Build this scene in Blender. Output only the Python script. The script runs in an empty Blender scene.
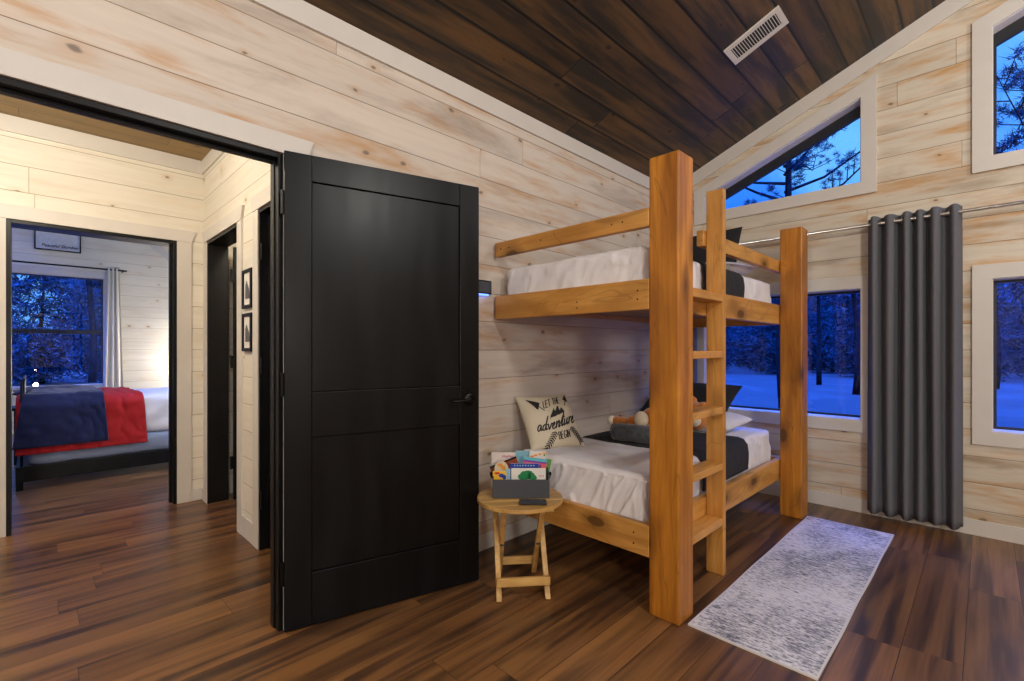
import bpy, bmesh, math, random
from mathutils import Vector, Matrix, noise
from mathutils.geometry import delaunay_2d_cdt
random.seed(7)
PI = math.pi
COL = bpy.context.scene.collection
SC = bpy.context.scene

# ------------------------------------------------------------------ node helpers
class NT:
    def __init__(s, name):
        s.m = bpy.data.materials.new(name); s.m.use_nodes = True
        s.t = s.m.node_tree; s.n = s.t.nodes; s.l = s.t.links
        s.b = s.n['Principled BSDF']
    def node(s, ty, **kw):
        n = s.n.new(ty)
        for k, v in kw.items(): setattr(n, k, v)
        return n
    def put(s, sock, v):
        if v is None: return
        if isinstance(v, bpy.types.NodeSocket): s.l.new(v, sock)
        elif isinstance(v, (tuple, list)) and len(v) == 3 and sock.type == 'RGBA': sock.default_value = (*v, 1)
        else: sock.default_value = v
    def math(s, op, a, b=None, c=None, clamp=False):
        n = s.node('ShaderNodeMath', operation=op, use_clamp=clamp)
        s.put(n.inputs[0], a); s.put(n.inputs[1], b); s.put(n.inputs[2], c)
        return n.outputs[0]
    def sep(s, v):
        n = s.node('ShaderNodeSeparateXYZ'); s.put(n.inputs[0], v); return n.outputs
    def comb(s, x=0.0, y=0.0, z=0.0):
        n = s.node('ShaderNodeCombineXYZ'); s.put(n.inputs[0], x); s.put(n.inputs[1], y); s.put(n.inputs[2], z); return n.outputs[0]
    def noise(s, v, scale=1.0, detail=3.0, rough=.5, dist=0.0):
        n = s.node('ShaderNodeTexNoise'); s.put(n.inputs['Vector'], v)
        n.inputs['Scale'].default_value = scale; n.inputs['Detail'].default_value = detail
        n.inputs['Roughness'].default_value = rough; n.inputs['Distortion'].default_value = dist
        return n.outputs['Fac']
    def white(s, v):
        n = s.node('ShaderNodeTexWhiteNoise', noise_dimensions='3D'); s.put(n.inputs['Vector'], v); return n.outputs
    def ss(s, v, lo, hi, a=0.0, b=1.0):
        n = s.node('ShaderNodeMapRange', interpolation_type='SMOOTHSTEP'); s.put(n.inputs[0], v)
        n.inputs[1].default_value = lo; n.inputs[2].default_value = hi
        n.inputs[3].default_value = a; n.inputs[4].default_value = b
        return n.outputs[0]
    def mix(s, f, a, b, mode='MIX'):
        n = s.node('ShaderNodeMix', data_type='RGBA', blend_type=mode)
        s.put(n.inputs[0], f); s.put(n.inputs[6], a); s.put(n.inputs[7], b); return n.outputs[2]
    def obj(s): return s.node('ShaderNodeTexCoord').outputs['Object']
    def bump(s, h, strength=.3, dist=.005):
        n = s.node('ShaderNodeBump'); n.inputs['Strength'].default_value = strength
        n.inputs['Distance'].default_value = dist; s.put(n.inputs['Height'], h); return n.outputs[0]
    def out(s, col=None, rough=None, nrm=None, metal=None, spec=None):
        b = s.b
        if col is not None: s.put(b.inputs['Base Color'], col)
        if rough is not None: s.put(b.inputs['Roughness'], rough)
        if nrm is not None: s.put(b.inputs['Normal'], nrm)
        if metal is not None: s.put(b.inputs['Metallic'], metal)
        if spec is not None: s.put(b.inputs['Specular IOR Level'], spec)
        return s.m

def lin(r, g, b):
    f = lambda c: (c/255/12.92) if c/255 <= .04045 else ((c/255+.055)/1.055)**2.4
    return (f(r), f(g), f(b))

def plain(name, rgb, rough=.6, metal=0.0, var=.06, scale=30, bump=0.0, spec=None):
    t = NT(name); v = t.obj()
    n = t.noise(v, scale, 4)
    col = t.mix(t.ss(n, .3, .7), tuple(c*(1-var) for c in rgb), tuple(min(1, c*(1+var)) for c in rgb))
    return t.out(col, rough, t.bump(n, bump, .002) if bump else None, metal, spec)

def emis(name, rgb, s):
    t = NT(name); t.b.inputs['Emission Color'].default_value = (*rgb, 1); t.b.inputs['Emission Strength'].default_value = s
    return t.out(rgb, .5)

def planks(name, au, av, w, phase, L, base, warm, grey, line, rough=.6, blot=.5, vary=.12, groove=.0022, knots=True, bumpy=.35, seed=0.0, blo=.50, bs=(1.7, 10.0), soft=.30):
    """boards running along axis au, stacked along axis av"""
    t = NT(name); p = t.sep(t.obj()); u = p[au]; v = p[av]
    vv = t.math('DIVIDE', t.math('SUBTRACT', v, phase), w)
    row = t.math('FLOOR', vv); fr = t.math('FRACT', vv)
    rr = t.white(t.comb(row, 3.7+seed, 1.3))[0]
    uu = t.math('ADD', t.math('DIVIDE', u, L), t.math('MULTIPLY', rr, 7.13))
    cl = t.math('FLOOR', uu); fu = t.math('FRACT', uu)
    rnd = t.white(t.comb(row, cl, 5.1+seed)); r1 = rnd[0]; rc = t.sep(rnd[1])
    off = t.math('MULTIPLY', r1, 37.0)
    gv = t.comb(t.math('MULTIPLY', t.math('ADD', u, off), 1.6), t.math('MULTIPLY', v, 34.0), off)
    g = t.noise(gv, 1.0, 6, .6, .3)
    bv = t.comb(t.math('MULTIPLY', t.math('ADD', u, off), bs[0]), t.math('MULTIPLY', v, bs[1]), off)
    bl = t.noise(bv, 1.0, 5, .62, .2)
    bv2 = t.comb(t.math('MULTIPLY', t.math('ADD', u, off), 1.1), t.math('MULTIPLY', v, 5.0), t.math('ADD', off, 11.0))
    b2 = t.noise(bv2, 1.0, 5, .6, .4)
    col = t.mix(t.math('MULTIPLY', t.ss(bl, blo, blo+soft), blot), base, warm)
    col = t.mix(t.math('MULTIPLY', t.ss(b2, .5, .75), blot*.8), col, grey)
    col = t.mix(t.ss(g, .35, .75, 0.0, .35), col, t.mix(.5, col, grey))
    shade = t.math('ADD', t.math('MULTIPLY', rc[1], vary*2), 1.0-vary)
    col = t.mix(1.0, col, t.comb(shade, shade, shade), 'MULTIPLY')
    if knots:
        kn = t.node('ShaderNodeTexVoronoi', voronoi_dimensions='2D')
        wob = t.math('MULTIPLY', t.noise(gv, .6, 2), .12)
        t.put(kn.inputs['Vector'], t.comb(t.math('ADD', t.math('MULTIPLY', u, 2.1), t.math('ADD', off, wob)), t.math('ADD', t.math('MULTIPLY', v, 3.3), off), 0.0)); kn.inputs['Scale'].default_value = 1.0
        ex = t.math('GREATER_THAN', t.sep(kn.outputs['Color'])[0], .34)
        sz = t.math('MULTIPLY_ADD', t.sep(kn.outputs['Color'])[1], .032, .014)
        d = t.math('DIVIDE', kn.outputs['Distance'], sz)
        ring = t.math('MULTIPLY', t.ss(d, 1.5, .55), ex)
        halo = t.math('MULTIPLY', t.ss(d, 5.0, 1.0), ex)
        col = t.mix(t.math('MULTIPLY', halo, .35), col, warm)
        col = t.mix(t.math('MULTIPLY', ring, .8), col, tuple(c*.45 for c in grey))
    e1 = t.math('MULTIPLY', t.math('MINIMUM', fr, t.math('SUBTRACT', 1.0, fr)), w)
    e2 = t.math('MULTIPLY', t.math('MINIMUM', fu, t.math('SUBTRACT', 1.0, fu)), L)
    e = t.math('MINIMUM', e1, t.math('MULTIPLY', e2, 1.6))
    gm = t.ss(e, groove, groove*.35)
    col = t.mix(gm, col, line)
    h = t.math('ADD', t.math('MULTIPLY', t.ss(e, groove*2.2, 0.0), -1.0), t.math('MULTIPLY', g, .10))
    return t.out(col, rough, t.bump(h, bumpy, .006))

def wood(name, c1, c2, ax, rough=.42, knots=True, scale=1.0):
    """solid timber with the grain along axis ax (0,1,2)"""
    t = NT(name); p = t.sep(t.obj()); a = p[ax]; b = p[(ax+1) % 3]; c = p[(ax+2) % 3]
    rnd = t.node('ShaderNodeObjectInfo').outputs['Random']
    off = t.math('MULTIPLY', rnd, 13.0)
    gv = t.comb(t.math('MULTIPLY', t.math('ADD', a, off), 1.3*scale), t.math('MULTIPLY', b, 22*scale), t.math('MULTIPLY', c, 22*scale))
    g = t.noise(gv, 1.0, 6, .66, .9)
    lv = t.comb(t.math('MULTIPLY', t.math('ADD', a, off), 2.2*scale), t.math('MULTIPLY', b, 6*scale), t.math('MULTIPLY', c, 6*scale))
    l = t.noise(lv, 1.0, 3, .5, .8)
    col = t.mix(t.ss(g, .3, .72), c1, c2)
    col = t.mix(t.ss(l, .35, .7, 0.0, .55), col, tuple(x*.62 for x in c2))
    if knots:
        kn = t.node('ShaderNodeTexVoronoi', voronoi_dimensions='3D'); kn.inputs['Scale'].default_value = 1.0
        t.put(kn.inputs['Vector'], t.comb(t.math('MULTIPLY', t.math('ADD', a, off), 2.6*scale), t.math('MULTIPLY', b, 5.5*scale), t.math('MULTIPLY', c, 5.5*scale)))
        d = kn.outputs['Distance']
        col = t.mix(t.ss(d, .36, .14, 0.0, .65), col, tuple(x*.40 for x in c2))
        col = t.mix(t.ss(d, .16, .11, 0.0, .8), col, tuple(x*.16 for x in c2))
        vn = t.noise(t.comb(t.math('MULTIPLY', t.math('ADD', a, off), 1.5), t.math('MULTIPLY', b, 6.5), t.math('MULTIPLY', c, 6.5)), 1.0, 2, .5, 1.0)
        col = t.mix(t.ss(t.math('ABSOLUTE', t.math('SUBTRACT', vn, .5)), .016, .003, 0.0, .30), col, tuple(x*.30 for x in c2))
    return t.out(col, rough, t.bump(g, .12, .002))

# ------------------------------------------------------------------ colours
WHITE = lin(214, 208, 200)
M = {}
M['sidingA'] = planks('whitewashed_pine_boards', 0, 2, .1715, .164, 3.9, lin(218, 206, 192), lin(198, 150, 98), lin(160, 144, 132), lin(134, 112, 90), .55, .9, .05, blo=.47)
M['sidingB'] = planks('whitewashed_pine_boards_gable', 1, 2, .1715, .164, 4.2, lin(222, 211, 192), lin(204, 152, 86), lin(164, 144, 120), lin(128, 104, 78), .55, 1.0, .06, seed=4.0, blo=.44)
M['sidingHX'] = planks('pale_pine_boards', 0, 2, .1715, .164, 3.9, lin(234, 228, 214), lin(214, 184, 138), lin(186, 170, 146), lin(150, 130, 100), .5, .35, .04, seed=9.0)
M['sidingHY'] = planks('pale_pine_boards_side', 1, 2, .1715, .164, 3.9, lin(234, 228, 214), lin(214, 184, 138), lin(186, 170, 146), lin(150, 130, 100), .5, .35, .04, seed=12.0)
M['ceil'] = planks('dark_stained_ceiling_boards', 0, 1, .1585, 1.99, 2.4, lin(42, 35, 28), lin(100, 72, 40), lin(34, 34, 38), lin(3, 3, 4), .5, 1.0, .34, groove=.009, seed=2.0, blo=.38, bs=(1.0, 12.0), soft=.26)
M['ceilh'] = planks('stained_hall_ceiling_boards', 0, 1, .14, .05, 1.9, lin(150, 122, 76), lin(132, 100, 56), lin(110, 92, 66), lin(40, 30, 20), .55, .8, .15, seed=6.0)
t = NT('brown_vinyl_floor_planks'); p = t.sep(t.obj()); u = p[0]; v = p[1]; w_ = .1815; L_ = 1.22
vv = t.math('DIVIDE', t.math('SUBTRACT', v, .06), w_); row = t.math('FLOOR', vv); fr = t.math('FRACT', vv)
uu = t.math('ADD', t.math('DIVIDE', u, L_), t.math('MULTIPLY', t.white(t.comb(row, 4.7, 1.3))[0], 7.13)); cl = t.math('FLOOR', uu); fu = t.math('FRACT', uu)
rn = t.white(t.comb(row, cl, 6.1)); r1 = rn[0]; rc = t.sep(rn[1]); off = t.math('MULTIPLY', r1, 37.0); uo = t.math('ADD', u, off)
s1 = t.noise(t.comb(t.math('MULTIPLY', uo, .8), t.math('MULTIPLY', v, 17.0), off), 1.0, 2, .45, .5)
s2 = t.noise(t.comb(t.math('MULTIPLY', uo, 2.5), t.math('MULTIPLY', v, 90.0), off), 1.0, 5, .65, .3)
s3 = t.noise(t.comb(t.math('MULTIPLY', uo, .9), t.math('MULTIPLY', v, 5.0), t.math('ADD', off, 5.0)), 1.0, 3, .5, .5)
col = t.mix(t.ss(s1, .34, .68), lin(134, 92, 54), lin(70, 48, 34)); col = t.mix(t.ss(s2, .40, .75, 0.0, .35), col, lin(40, 30, 22))
col = t.mix(t.ss(s3, .5, .68, 0.0, .6), col, lin(152, 108, 62)); sh = t.math('MULTIPLY_ADD', rc[1], .42, .80); col = t.mix(1.0, col, t.comb(sh, sh, sh), 'MULTIPLY')
e1 = t.math('MULTIPLY', t.math('MINIMUM', fr, t.math('SUBTRACT', 1.0, fr)), w_); e2 = t.math('MULTIPLY', t.math('MINIMUM', fu, t.math('SUBTRACT', 1.0, fu)), L_*1.4); e = t.math('MINIMUM', e1, e2)
col = t.mix(t.ss(e, .0018, .0006), col, lin(34, 24, 18))
M['floor'] = t.out(col, t.math('MULTIPLY_ADD', s2, .12, .27), t.bump(t.math('ADD', t.math('MULTIPLY', t.ss(e, .003, 0.0), -1.0), t.math('MULTIPLY', s2, .12)), .08, .004))
M['trim'] = plain('white_painted_trim', lin(216, 210, 202), .45, var=.02, scale=8)
t = NT('black_satin_paint'); p = t.sep(t.obj())
n1 = t.noise(t.comb(t.math('MULTIPLY', p[0], 9), 0.0, t.math('MULTIPLY', p[2], 1.2)), 1.0, 4); n2 = t.noise(t.comb(t.math('MULTIPLY', p[0], 60), 0.0, t.math('MULTIPLY', p[2], 3)), 1.0, 3)
M['black'] = t.out(t.mix(t.ss(n1, .35, .7), (.003, .003, .0034), (.0055, .0055, .006)), t.math('ADD', .22, t.math('MULTIPLY', n1, .22)), t.bump(n2, .10, .002), None, .22)
M['jamb'] = plain('black_jamb_paint', (.005, .005, .0055), .38, var=.3, scale=9, spec=.25)
M['metal'] = plain('dark_bronze_hardware', (.022, .021, .02), .35, .9)
M['steel'] = plain('brushed_nickel', (.62, .6, .56), .28, 1.0, var=.03)
M['winfr'] = plain('black_window_frame', (.012, .013, .016), .4)
ORG1, ORG2 = lin(208, 138, 44), lin(164, 96, 24)
RAIL1, RAIL2 = lin(222, 166, 88), lin(198, 134, 58)
for i, a in enumerate('XYZ'):
    M['post'+a] = wood('honey_stained_timber_'+a.lower(), ORG1, ORG2, i, .45)
    M['rail'+a] = wood('golden_stained_lumber_'+a.lower(), RAIL1, RAIL2, i, .45)
    M['teak'+a] = wood('pale_acacia_'+a.lower(), lin(226, 184, 112), lin(196, 146, 78), i, .4, False, 2.0)
M['ply'] = wood('bare_plywood', lin(190, 150, 110), lin(160, 120, 84), 0, .7, False)
def fabric(name, rgb, scale=260, rough=.9, var=.12, bump=.25, sheen=.0):
    t = NT(name); v = t.obj(); n = t.noise(v, scale, 2); m = t.noise(v, 6, 3)
    col = t.mix(t.ss(n, .35, .65), tuple(c*(1-var) for c in rgb), tuple(min(1, c*(1+var)) for c in rgb))
    col = t.mix(t.ss(m, .35, .7, 0, .12), col, tuple(c*.8 for c in rgb))
    t.b.inputs['Sheen Weight'].default_value = sheen
    return t.out(col, rough, t.bump(n, bump, .001))
M['sheet'] = fabric('white_cotton_sheet', lin(236, 233, 236), var=.02)
M['pillowcase'] = fabric('white_pillowcase', lin(232, 230, 236), var=.02)
M['blackcloth'] = fabric('black_pillow_cloth', (.012, .012, .014), var=.2)
M['runner'] = fabric('charcoal_quilt', (.022, .022, .026), 120, var=.3, bump=.5)
M['fleece'] = fabric('grey_fleece', (.050, .053, .062), 40, var=.3, bump=.5, sheen=.4)
M['linen'] = fabric('oatmeal_linen', lin(208, 196, 172), 320, var=.08)
M['ink'] = plain('black_print', (.018, .016, .016), .8)
M['navy'] = fabric('navy_velvet_blanket', lin(9, 20, 68), 60, var=.2, bump=.4, sheen=.25)
M['red'] = fabric('red_bedspread', lin(176, 26, 30), 200, var=.08)
M['slate'] = fabric('grey_blue_sheet', lin(140, 150, 172), 200, var=.05)
M['curtain'] = fabric('charcoal_blackout_cloth', lin(104, 105, 111), 400, var=.08)
M['lightcurtain'] = fabric('cream_curtain_cloth', lin(232, 226, 214), 400, var=.04)
M['plush'] = fabric('tan_plush', lin(204, 124, 52), 160, var=.15, bump=.7, sheen=.5)
M['cream'] = fabric('cream_plush', lin(236, 222, 196), 160, var=.08, bump=.7, sheen=.5)
M['bin'] = fabric('charcoal_felt', lin(74, 76, 82), 300, var=.15, bump=.4)
M['plastic'] = plain('black_plastic', (.012, .012, .014), .25)
M['screen'] = plain('grey_screen', lin(70, 74, 82), .12, var=.02)
M['bluelight'] = emis('blue_indicator_light', (.10, .22, 1.0), 2.2)
M['warmglow'] = emis('lit_lamp_globe', (1.0, .86, .6), 22.0)
M['ventwhite'] = plain('white_enamel', lin(216, 210, 202), .4, var=.02)
M['duct'] = plain('dark_duct', (.02, .02, .022), .8)
M['paper'] = plain('white_paper', lin(232, 228, 222), .7, var=.02)
def colm(name, r, g, b, rough=.5): 
    return plain(name, lin(r, g, b), rough, var=.04)

# glass that lets the dusk through and mirrors a little
t = NT('clear_window_glass')
tr = t.node('ShaderNodeBsdfTransparent'); gl = t.node('ShaderNodeBsdfGlossy'); gl.inputs['Roughness'].default_value = 0.0
fr = t.node('ShaderNodeFresnel'); fr.inputs['IOR'].default_value = 1.5
mx = t.node('ShaderNodeMixShader'); t.put(mx.inputs[0], t.math('MULTIPLY', fr.outputs[0], .5, clamp=True))
t.l.new(tr.outputs[0], mx.inputs[1]); t.l.new(gl.outputs[0], mx.inputs[2])
t.l.new(mx.outputs[0], t.n['Material Output'].inputs['Surface']); M['glass'] = t.m

# runner rug
t = NT('distressed_grey_rug_pile'); p = t.sep(t.obj())
a = t.noise(t.comb(t.math('MULTIPLY', p[0], 75), t.math('MULTIPLY', p[1], 14), 0.0), 1.0, 5, .7, .2)
b = t.noise(t.comb(t.math('MULTIPLY', p[0], 130), t.math('MULTIPLY', p[1], 45), 4.0), 1.0, 3, .7)
c = t.noise(t.comb(t.math('MULTIPLY', p[0], 2.4), t.math('MULTIPLY', p[1], 3.2), 9.0), 1.0, 3, .6, .8)
f = t.math('ADD', t.math('ADD', t.math('MULTIPLY', a, .8), t.math('MULTIPLY', b, .9)), t.math('MULTIPLY', c, .55))
col = t.mix(t.ss(f, 1.00, 1.36), lin(232, 230, 228), lin(104, 106, 118))
edge = t.math('MINIMUM', t.math('MINIMUM', p[0], t.math('SUBTRACT', 1.9, p[0])), t.math('MINIMUM', p[1], t.math('SUBTRACT', .485, p[1])))
col = t.mix(t.ss(edge, .010, .006), col, lin(220, 216, 212))
M['rug'] = t.out(col, .95, t.bump(b, .5, .003))
# outside
t = NT('dim_woodland_ground'); v = t.obj(); n = t.noise(v, .16, 5, .6, 1.0); k = t.noise(v, 2.0, 4)
M['ground'] = t.out(t.mix(t.ss(n, .53, .60), t.mix(k, (.008, .011, .013), (.016, .02, .022)), (.026, .03, .033)), .95)
M['bark'] = plain('pine_bark', (.016, .016, .020), .95, var=.4, scale=6, bump=.5, spec=0.0)
M['needle'] = plain('pine_needles', (.018, .060, .085), .95, var=.4, scale=3, spec=0.0)

# ------------------------------------------------------------------ mesh helpers
def link(o, parent=None):
    COL.objects.link(o)
    if parent is not None: o.parent = parent
    return o
def mk(name, bm, mat, parent=None, smooth=False, bevel=0.0, loc=None):
    me = bpy.data.meshes.new(name); bmesh.ops.recalc_face_normals(bm, faces=bm.faces); bm.to_mesh(me); bm.free()
    if mat: me.materials.append(mat)
    if smooth:
        for p in me.polygons: p.use_smooth = True
    o = bpy.data.objects.new(name, me)
    if loc: o.location = loc
    link(o, parent)
    if bevel:
        b = o.modifiers.new('soft_edge', 'BEVEL'); b.width = bevel; b.segments = 2; b.limit_method = 'ANGLE'
    return o
def empty(name, loc, rz=0):
    o = bpy.data.objects.new(name, None); o.location = loc; o.rotation_euler = (0, 0, rz); o.empty_display_size = .1
    return link(o)
def tag(o, label=None, cat=None, group=None, kind=None):
    if label: o['label'] = label
    if cat: o['category'] = cat
    if group: o['group'] = group
    if kind: o['kind'] = kind
    return o
def st(o, label=None):
    o['kind'] = 'structure'
    if label: o['label'] = label
    return o
def box(bm, x0, y0, z0, x1, y1, z1, mat=None):
    vs = [bm.verts.new(p) for p in ((x0,y0,z0),(x1,y0,z0),(x1,y1,z0),(x0,y1,z0),(x0,y0,z1),(x1,y0,z1),(x1,y1,z1),(x0,y1,z1))]
    for f in ((0,3,2,1),(4,5,6,7),(0,1,5,4),(1,2,6,5),(2,3,7,6),(3,0,4,7)): bm.faces.new([vs[i] for i in f])
    if mat is not None: bmesh.ops.transform(bm, matrix=mat, verts=vs)
    return vs
def B(*a, mat=None):
    bm = bmesh.new(); box(bm, *a, mat=mat); return bm
def bar(bm, p, q, w, t, up=(0,0,1)):
    """rectangular bar from p to q, width w across, thickness t"""
    p, q = Vector(p), Vector(q); d = (q-p).normalized(); s = d.cross(Vector(up)).normalized(); n = s.cross(d)
    vs = []
    for c in (p, q):
        for a, b in ((-1,-1),(1,-1),(1,1),(-1,1)): vs.append(bm.verts.new(c+s*a*w/2+n*b*t/2))
    for f in ((0,3,2,1),(4,5,6,7),(0,1,5,4),(1,2,6,5),(2,3,7,6),(3,0,4,7)): bm.faces.new([vs[i] for i in f])
def tube(bm, pts, r, seg=8, caps=True):
    pts = [Vector(p) for p in pts]; rs = r if isinstance(r, (list, tuple)) else [r]*len(pts); rings = []
    for i, p in enumerate(pts):
        d = (pts[min(i+1, len(pts)-1)]-pts[max(i-1, 0)]).normalized()
        u = d.cross(Vector((0,0,1)) if abs(d.z) < .9 else Vector((1,0,0))).normalized(); w = d.cross(u)
        rings.append([bm.verts.new(p+(u*math.cos(2*PI*k/seg)+w*math.sin(2*PI*k/seg))*rs[i]) for k in range(seg)])
    for a, b in zip(rings, rings[1:]):
        for k in range(seg): bm.faces.new((a[k], a[(k+1)%seg], b[(k+1)%seg], b[k]))
    if caps: bm.faces.new(rings[0]); bm.faces.new(rings[-1][::-1])
def lathe(bm, prof, c=(0,0,0), seg=24):
    c = Vector(c); rings = [[bm.verts.new(c+Vector((r*math.cos(2*PI*k/seg), r*math.sin(2*PI*k/seg), z))) for k in range(seg)] for r, z in prof]
    for a, b in zip(rings, rings[1:]):
        for k in range(seg): bm.faces.new((a[k], a[(k+1)%seg], b[(k+1)%seg], b[k]))
    bm.faces.new(rings[0][::-1]); bm.faces.new(rings[-1])
def prism(bm, poly, fn, thick):
    """poly in 2D, fn(a,b,t)->3D, extruded from t=0 to thick"""
    A = [bm.verts.new(fn(a, b, 0)) for a, b in poly]; C = [bm.verts.new(fn(a, b, thick)) for a, b in poly]
    bm.faces.new(A); bm.faces.new(C[::-1]); n = len(poly)
    for i in range(n): bm.faces.new((A[i], C[i], C[(i+1)%n], A[(i+1)%n]))
def inside(p, poly):
    x, y = p; c = False; n = len(poly)
    for i in range(n):
        x1, y1 = poly[i]; x2, y2 = poly[(i+1)%n]
        if (y1 > y) != (y2 > y) and x < (x2-x1)*(y-y1)/(y2-y1)+x1: c = not c
    return c
def slab_bm(outer, holes, plane, pos, thick, bm=None):
    """wall or casing board: a polygon with holes, given thickness"""
    fn = {'X': lambda a, b, t: (pos+t, a, b), 'Y': lambda a, b, t: (a, pos+t, b), 'Z': lambda a, b, t: (a, b, pos+t)}[plane]
    if bm is None: bm = bmesh.new()
    pts = []; edges = []
    for lp in [outer]+holes:
        s = len(pts); pts += [Vector(p) for p in lp]; edges += [(s+i, s+(i+1) % len(lp)) for i in range(len(lp))]
    V, E, F, *_ = delaunay_2d_cdt(pts, edges, [], 0, 1e-6)
    fa = [bm.verts.new(fn(v.x, v.y, 0)) for v in V]; fb = [bm.verts.new(fn(v.x, v.y, thick)) for v in V]
    for f in F:
        c = (sum(V[i].x for i in f)/len(f), sum(V[i].y for i in f)/len(f))
        if inside(c, outer) and not any(inside(c, h) for h in holes):
            bm.faces.new([fa[i] for i in f]); bm.faces.new([fb[i] for i in reversed(f)])
    for lp in [outer]+holes:
        n = len(lp)
        idx = [min(range(len(V)), key=lambda k: (V[k]-Vector(p)).length) for p in lp]
        for i in range(n):
            a, b = idx[i], idx[(i+1)%n]
            try: bm.faces.new((fa[a], fb[a], fb[b], fa[b]))
            except ValueError: pass
    for v in [v for v in bm.verts if not v.link_faces]: bm.verts.remove(v)
    return bm
def slab(name, outer, holes, plane, pos, thick, mat, parent=None, bevel=0.0):
    return mk(name, slab_bm(outer, holes, plane, pos, thick), mat, parent, bevel=bevel)
def rect(a0, b0, a1, b1): return [(a0, b0), (a1, b0), (a1, b1), (a0, b1)]
def nz(p, s=1.0, seed=0.0): return noise.noise(Vector((p[0]*s+seed, p[1]*s+seed*.7, p[2]*s-seed)))

def soft_box(x0, y0, z0, x1, y1, z1, r, n=36, amp=.006, seed=0.0, wr=None):
    """rounded, slightly lumpy upholstery block"""
    bm = bmesh.new(); c = Vector(((x0+x1)/2, (y0+y1)/2, (z0+z1)/2)); h = Vector(((x1-x0)/2, (y1-y0)/2, (z1-z0)/2))
    cache = {}
    def vert(p):
        k = tuple(round(v, 5) for v in p)
        if k not in cache:
            q = Vector(p); inn = Vector([max(-h[i]+r, min(h[i]-r, q[i])) for i in range(3)])
            d = q-inn; d = d.normalized() if d.length > 1e-6 else Vector((0,0,1))
            w = c+inn+d*r
            w += d*(amp*(nz(w, 5, seed)+.5*nz(w, 11, seed+3)))
            if wr: w += d*wr(w, d)
            cache[k] = bm.verts.new(w)
        return cache[k]
    for ax in range(3):
        a1, a2 = (ax+1) % 3, (ax+2) % 3
        n1 = max(6, int(n*h[a1]/max(h))); n2 = max(6, int(n*h[a2]/max(h)))
        def cs(i, m, hh): return -hh*math.cos(PI*i/m)*.5 + (-hh+2*hh*i/m)*.5
        for s in (-1, 1):
            for i in range(n1):
                for j in range(n2):
                    q = []
                    for di, dj in ((0,0),(1,0),(1,1),(0,1)):
                        p = [0,0,0]; p[ax] = s*h[ax]; p[a1] = cs(i+di, n1, h[a1]); p[a2] = cs(j+dj, n2, h[a2]); q.append(vert(p))
                    if len(set(q)) > 2:
                        try: bm.faces.new(q)
                        except ValueError: pass
    return bm
def pillow_pt(s, t, w, h, T, side, seed=0.0):
    k = .055
    x = w/2*s*(1-k*(1-t*t)); y = h/2*t*(1-k*(1-s*s))
    f = max(0.0, (1-abs(s)**3.0)*(1-abs(t)**3.0))**.55
    z = side*(T/2*f+.002)
    z += side*f*.012*noise.noise(Vector((x*9+seed, y*9, seed)))
    return Vector((x, y, z))
def pillow_bm(w, h, T, n=26, seed=0.0):
    bm = bmesh.new(); g = {}
    for side in (1, -1):
        for i in range(n+1):
            for j in range(n+1):
                s = -math.cos(PI*i/n); tt = -math.cos(PI*j/n)
                if side == -1 and (i in (0, n) or j in (0, n)): g[(side,i,j)] = g[(1,i,j)]; continue
                p = pillow_pt(s, tt, w, h, T, side, seed)
                if i in (0, n) or j in (0, n): p.z = 0
                g[(side,i,j)] = bm.verts.new(p)
        for i in range(n):
            for j in range(n): 
                try: bm.faces.new([g[(side,i,j)], g[(side,i+1,j)], g[(side,i+1,j+1)], g[(side,i,j+1)]])
                except ValueError: pass
    return bm
def pillow(name, w, h, T, mat, mtx, label, cat='pillow', seed=0.0, parent=None):
    o = mk(name, pillow_bm(w, h, T, seed=seed), mat, parent, smooth=True); o.matrix_world = mtx
    if label: tag(o, label, cat)
    return o
def basis(o, ex, ey):
    ex = Vector(ex).normalized(); ey = Vector(ey); ey = (ey-ex*ey.dot(ex)).normalized(); ez = ex.cross(ey)
    m = Matrix.Identity(4)
    for i, v in enumerate((ex, ey, ez)):
        for r in range(3): m[r][i] = v[r]
    m.translation = Vector(o); return m
def drape(prof, x0, x1, nx, amp, seed, thick, name, mat, parent=None, edge=None, fold=0.0):
    """cloth whose cross-section prof [(y,z)] is swept along x"""
    # densify
    P = []
    for (a, b), (c, d) in zip(prof, prof[1:]):
        L = math.hypot(c-a, d-b); k = max(1, int(L/.018))
        for i in range(k): P.append((a+(c-a)*i/k, b+(d-b)*i/k))
    P.append(prof[-1]); bm = bmesh.new(); rows = []
    m = len(P)
    zt = max(z for _, z in P)
    for i in range(nx+1):
        x = x0+(x1-x0)*i/nx; row = []
        for j, (y, z) in enumerate(P):
            hang = max(0.0, zt-z)
            a = P[max(j-1, 0)]; b = P[min(j+1, m-1)]; tn = Vector((0, b[0]-a[0], b[1]-a[1])).normalized(); nr = Vector((0, -tn.z, tn.y))
            d = amp*nz((x, y, z), 7, seed)+amp*.6*nz((x, y, z), 15, seed+2)
            d += fold*min(1, hang/.12)*math.sin(x*34+2.2*nz((x, 0, z), 5, seed+5))
            if nr.y > 0 and hang > .02: nr = -nr
            xx = x + (edge(x, j/(m-1)) if edge else 0)
            row.append(bm.verts.new(Vector((xx, y, z))+nr*abs(d) if hang > .02 else Vector((xx, y, z+abs(d)))))
        rows.append(row)
    for a, b in zip(rows, rows[1:]):
        for j in range(m-1): bm.faces.new((a[j], b[j], b[j+1], a[j+1]))
    o = mk(name, bm, mat, parent, smooth=True)
    s = o.modifiers.new('cloth_thickness', 'SOLIDIFY'); s.thickness = thick; s.offset = 0
    return o

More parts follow.
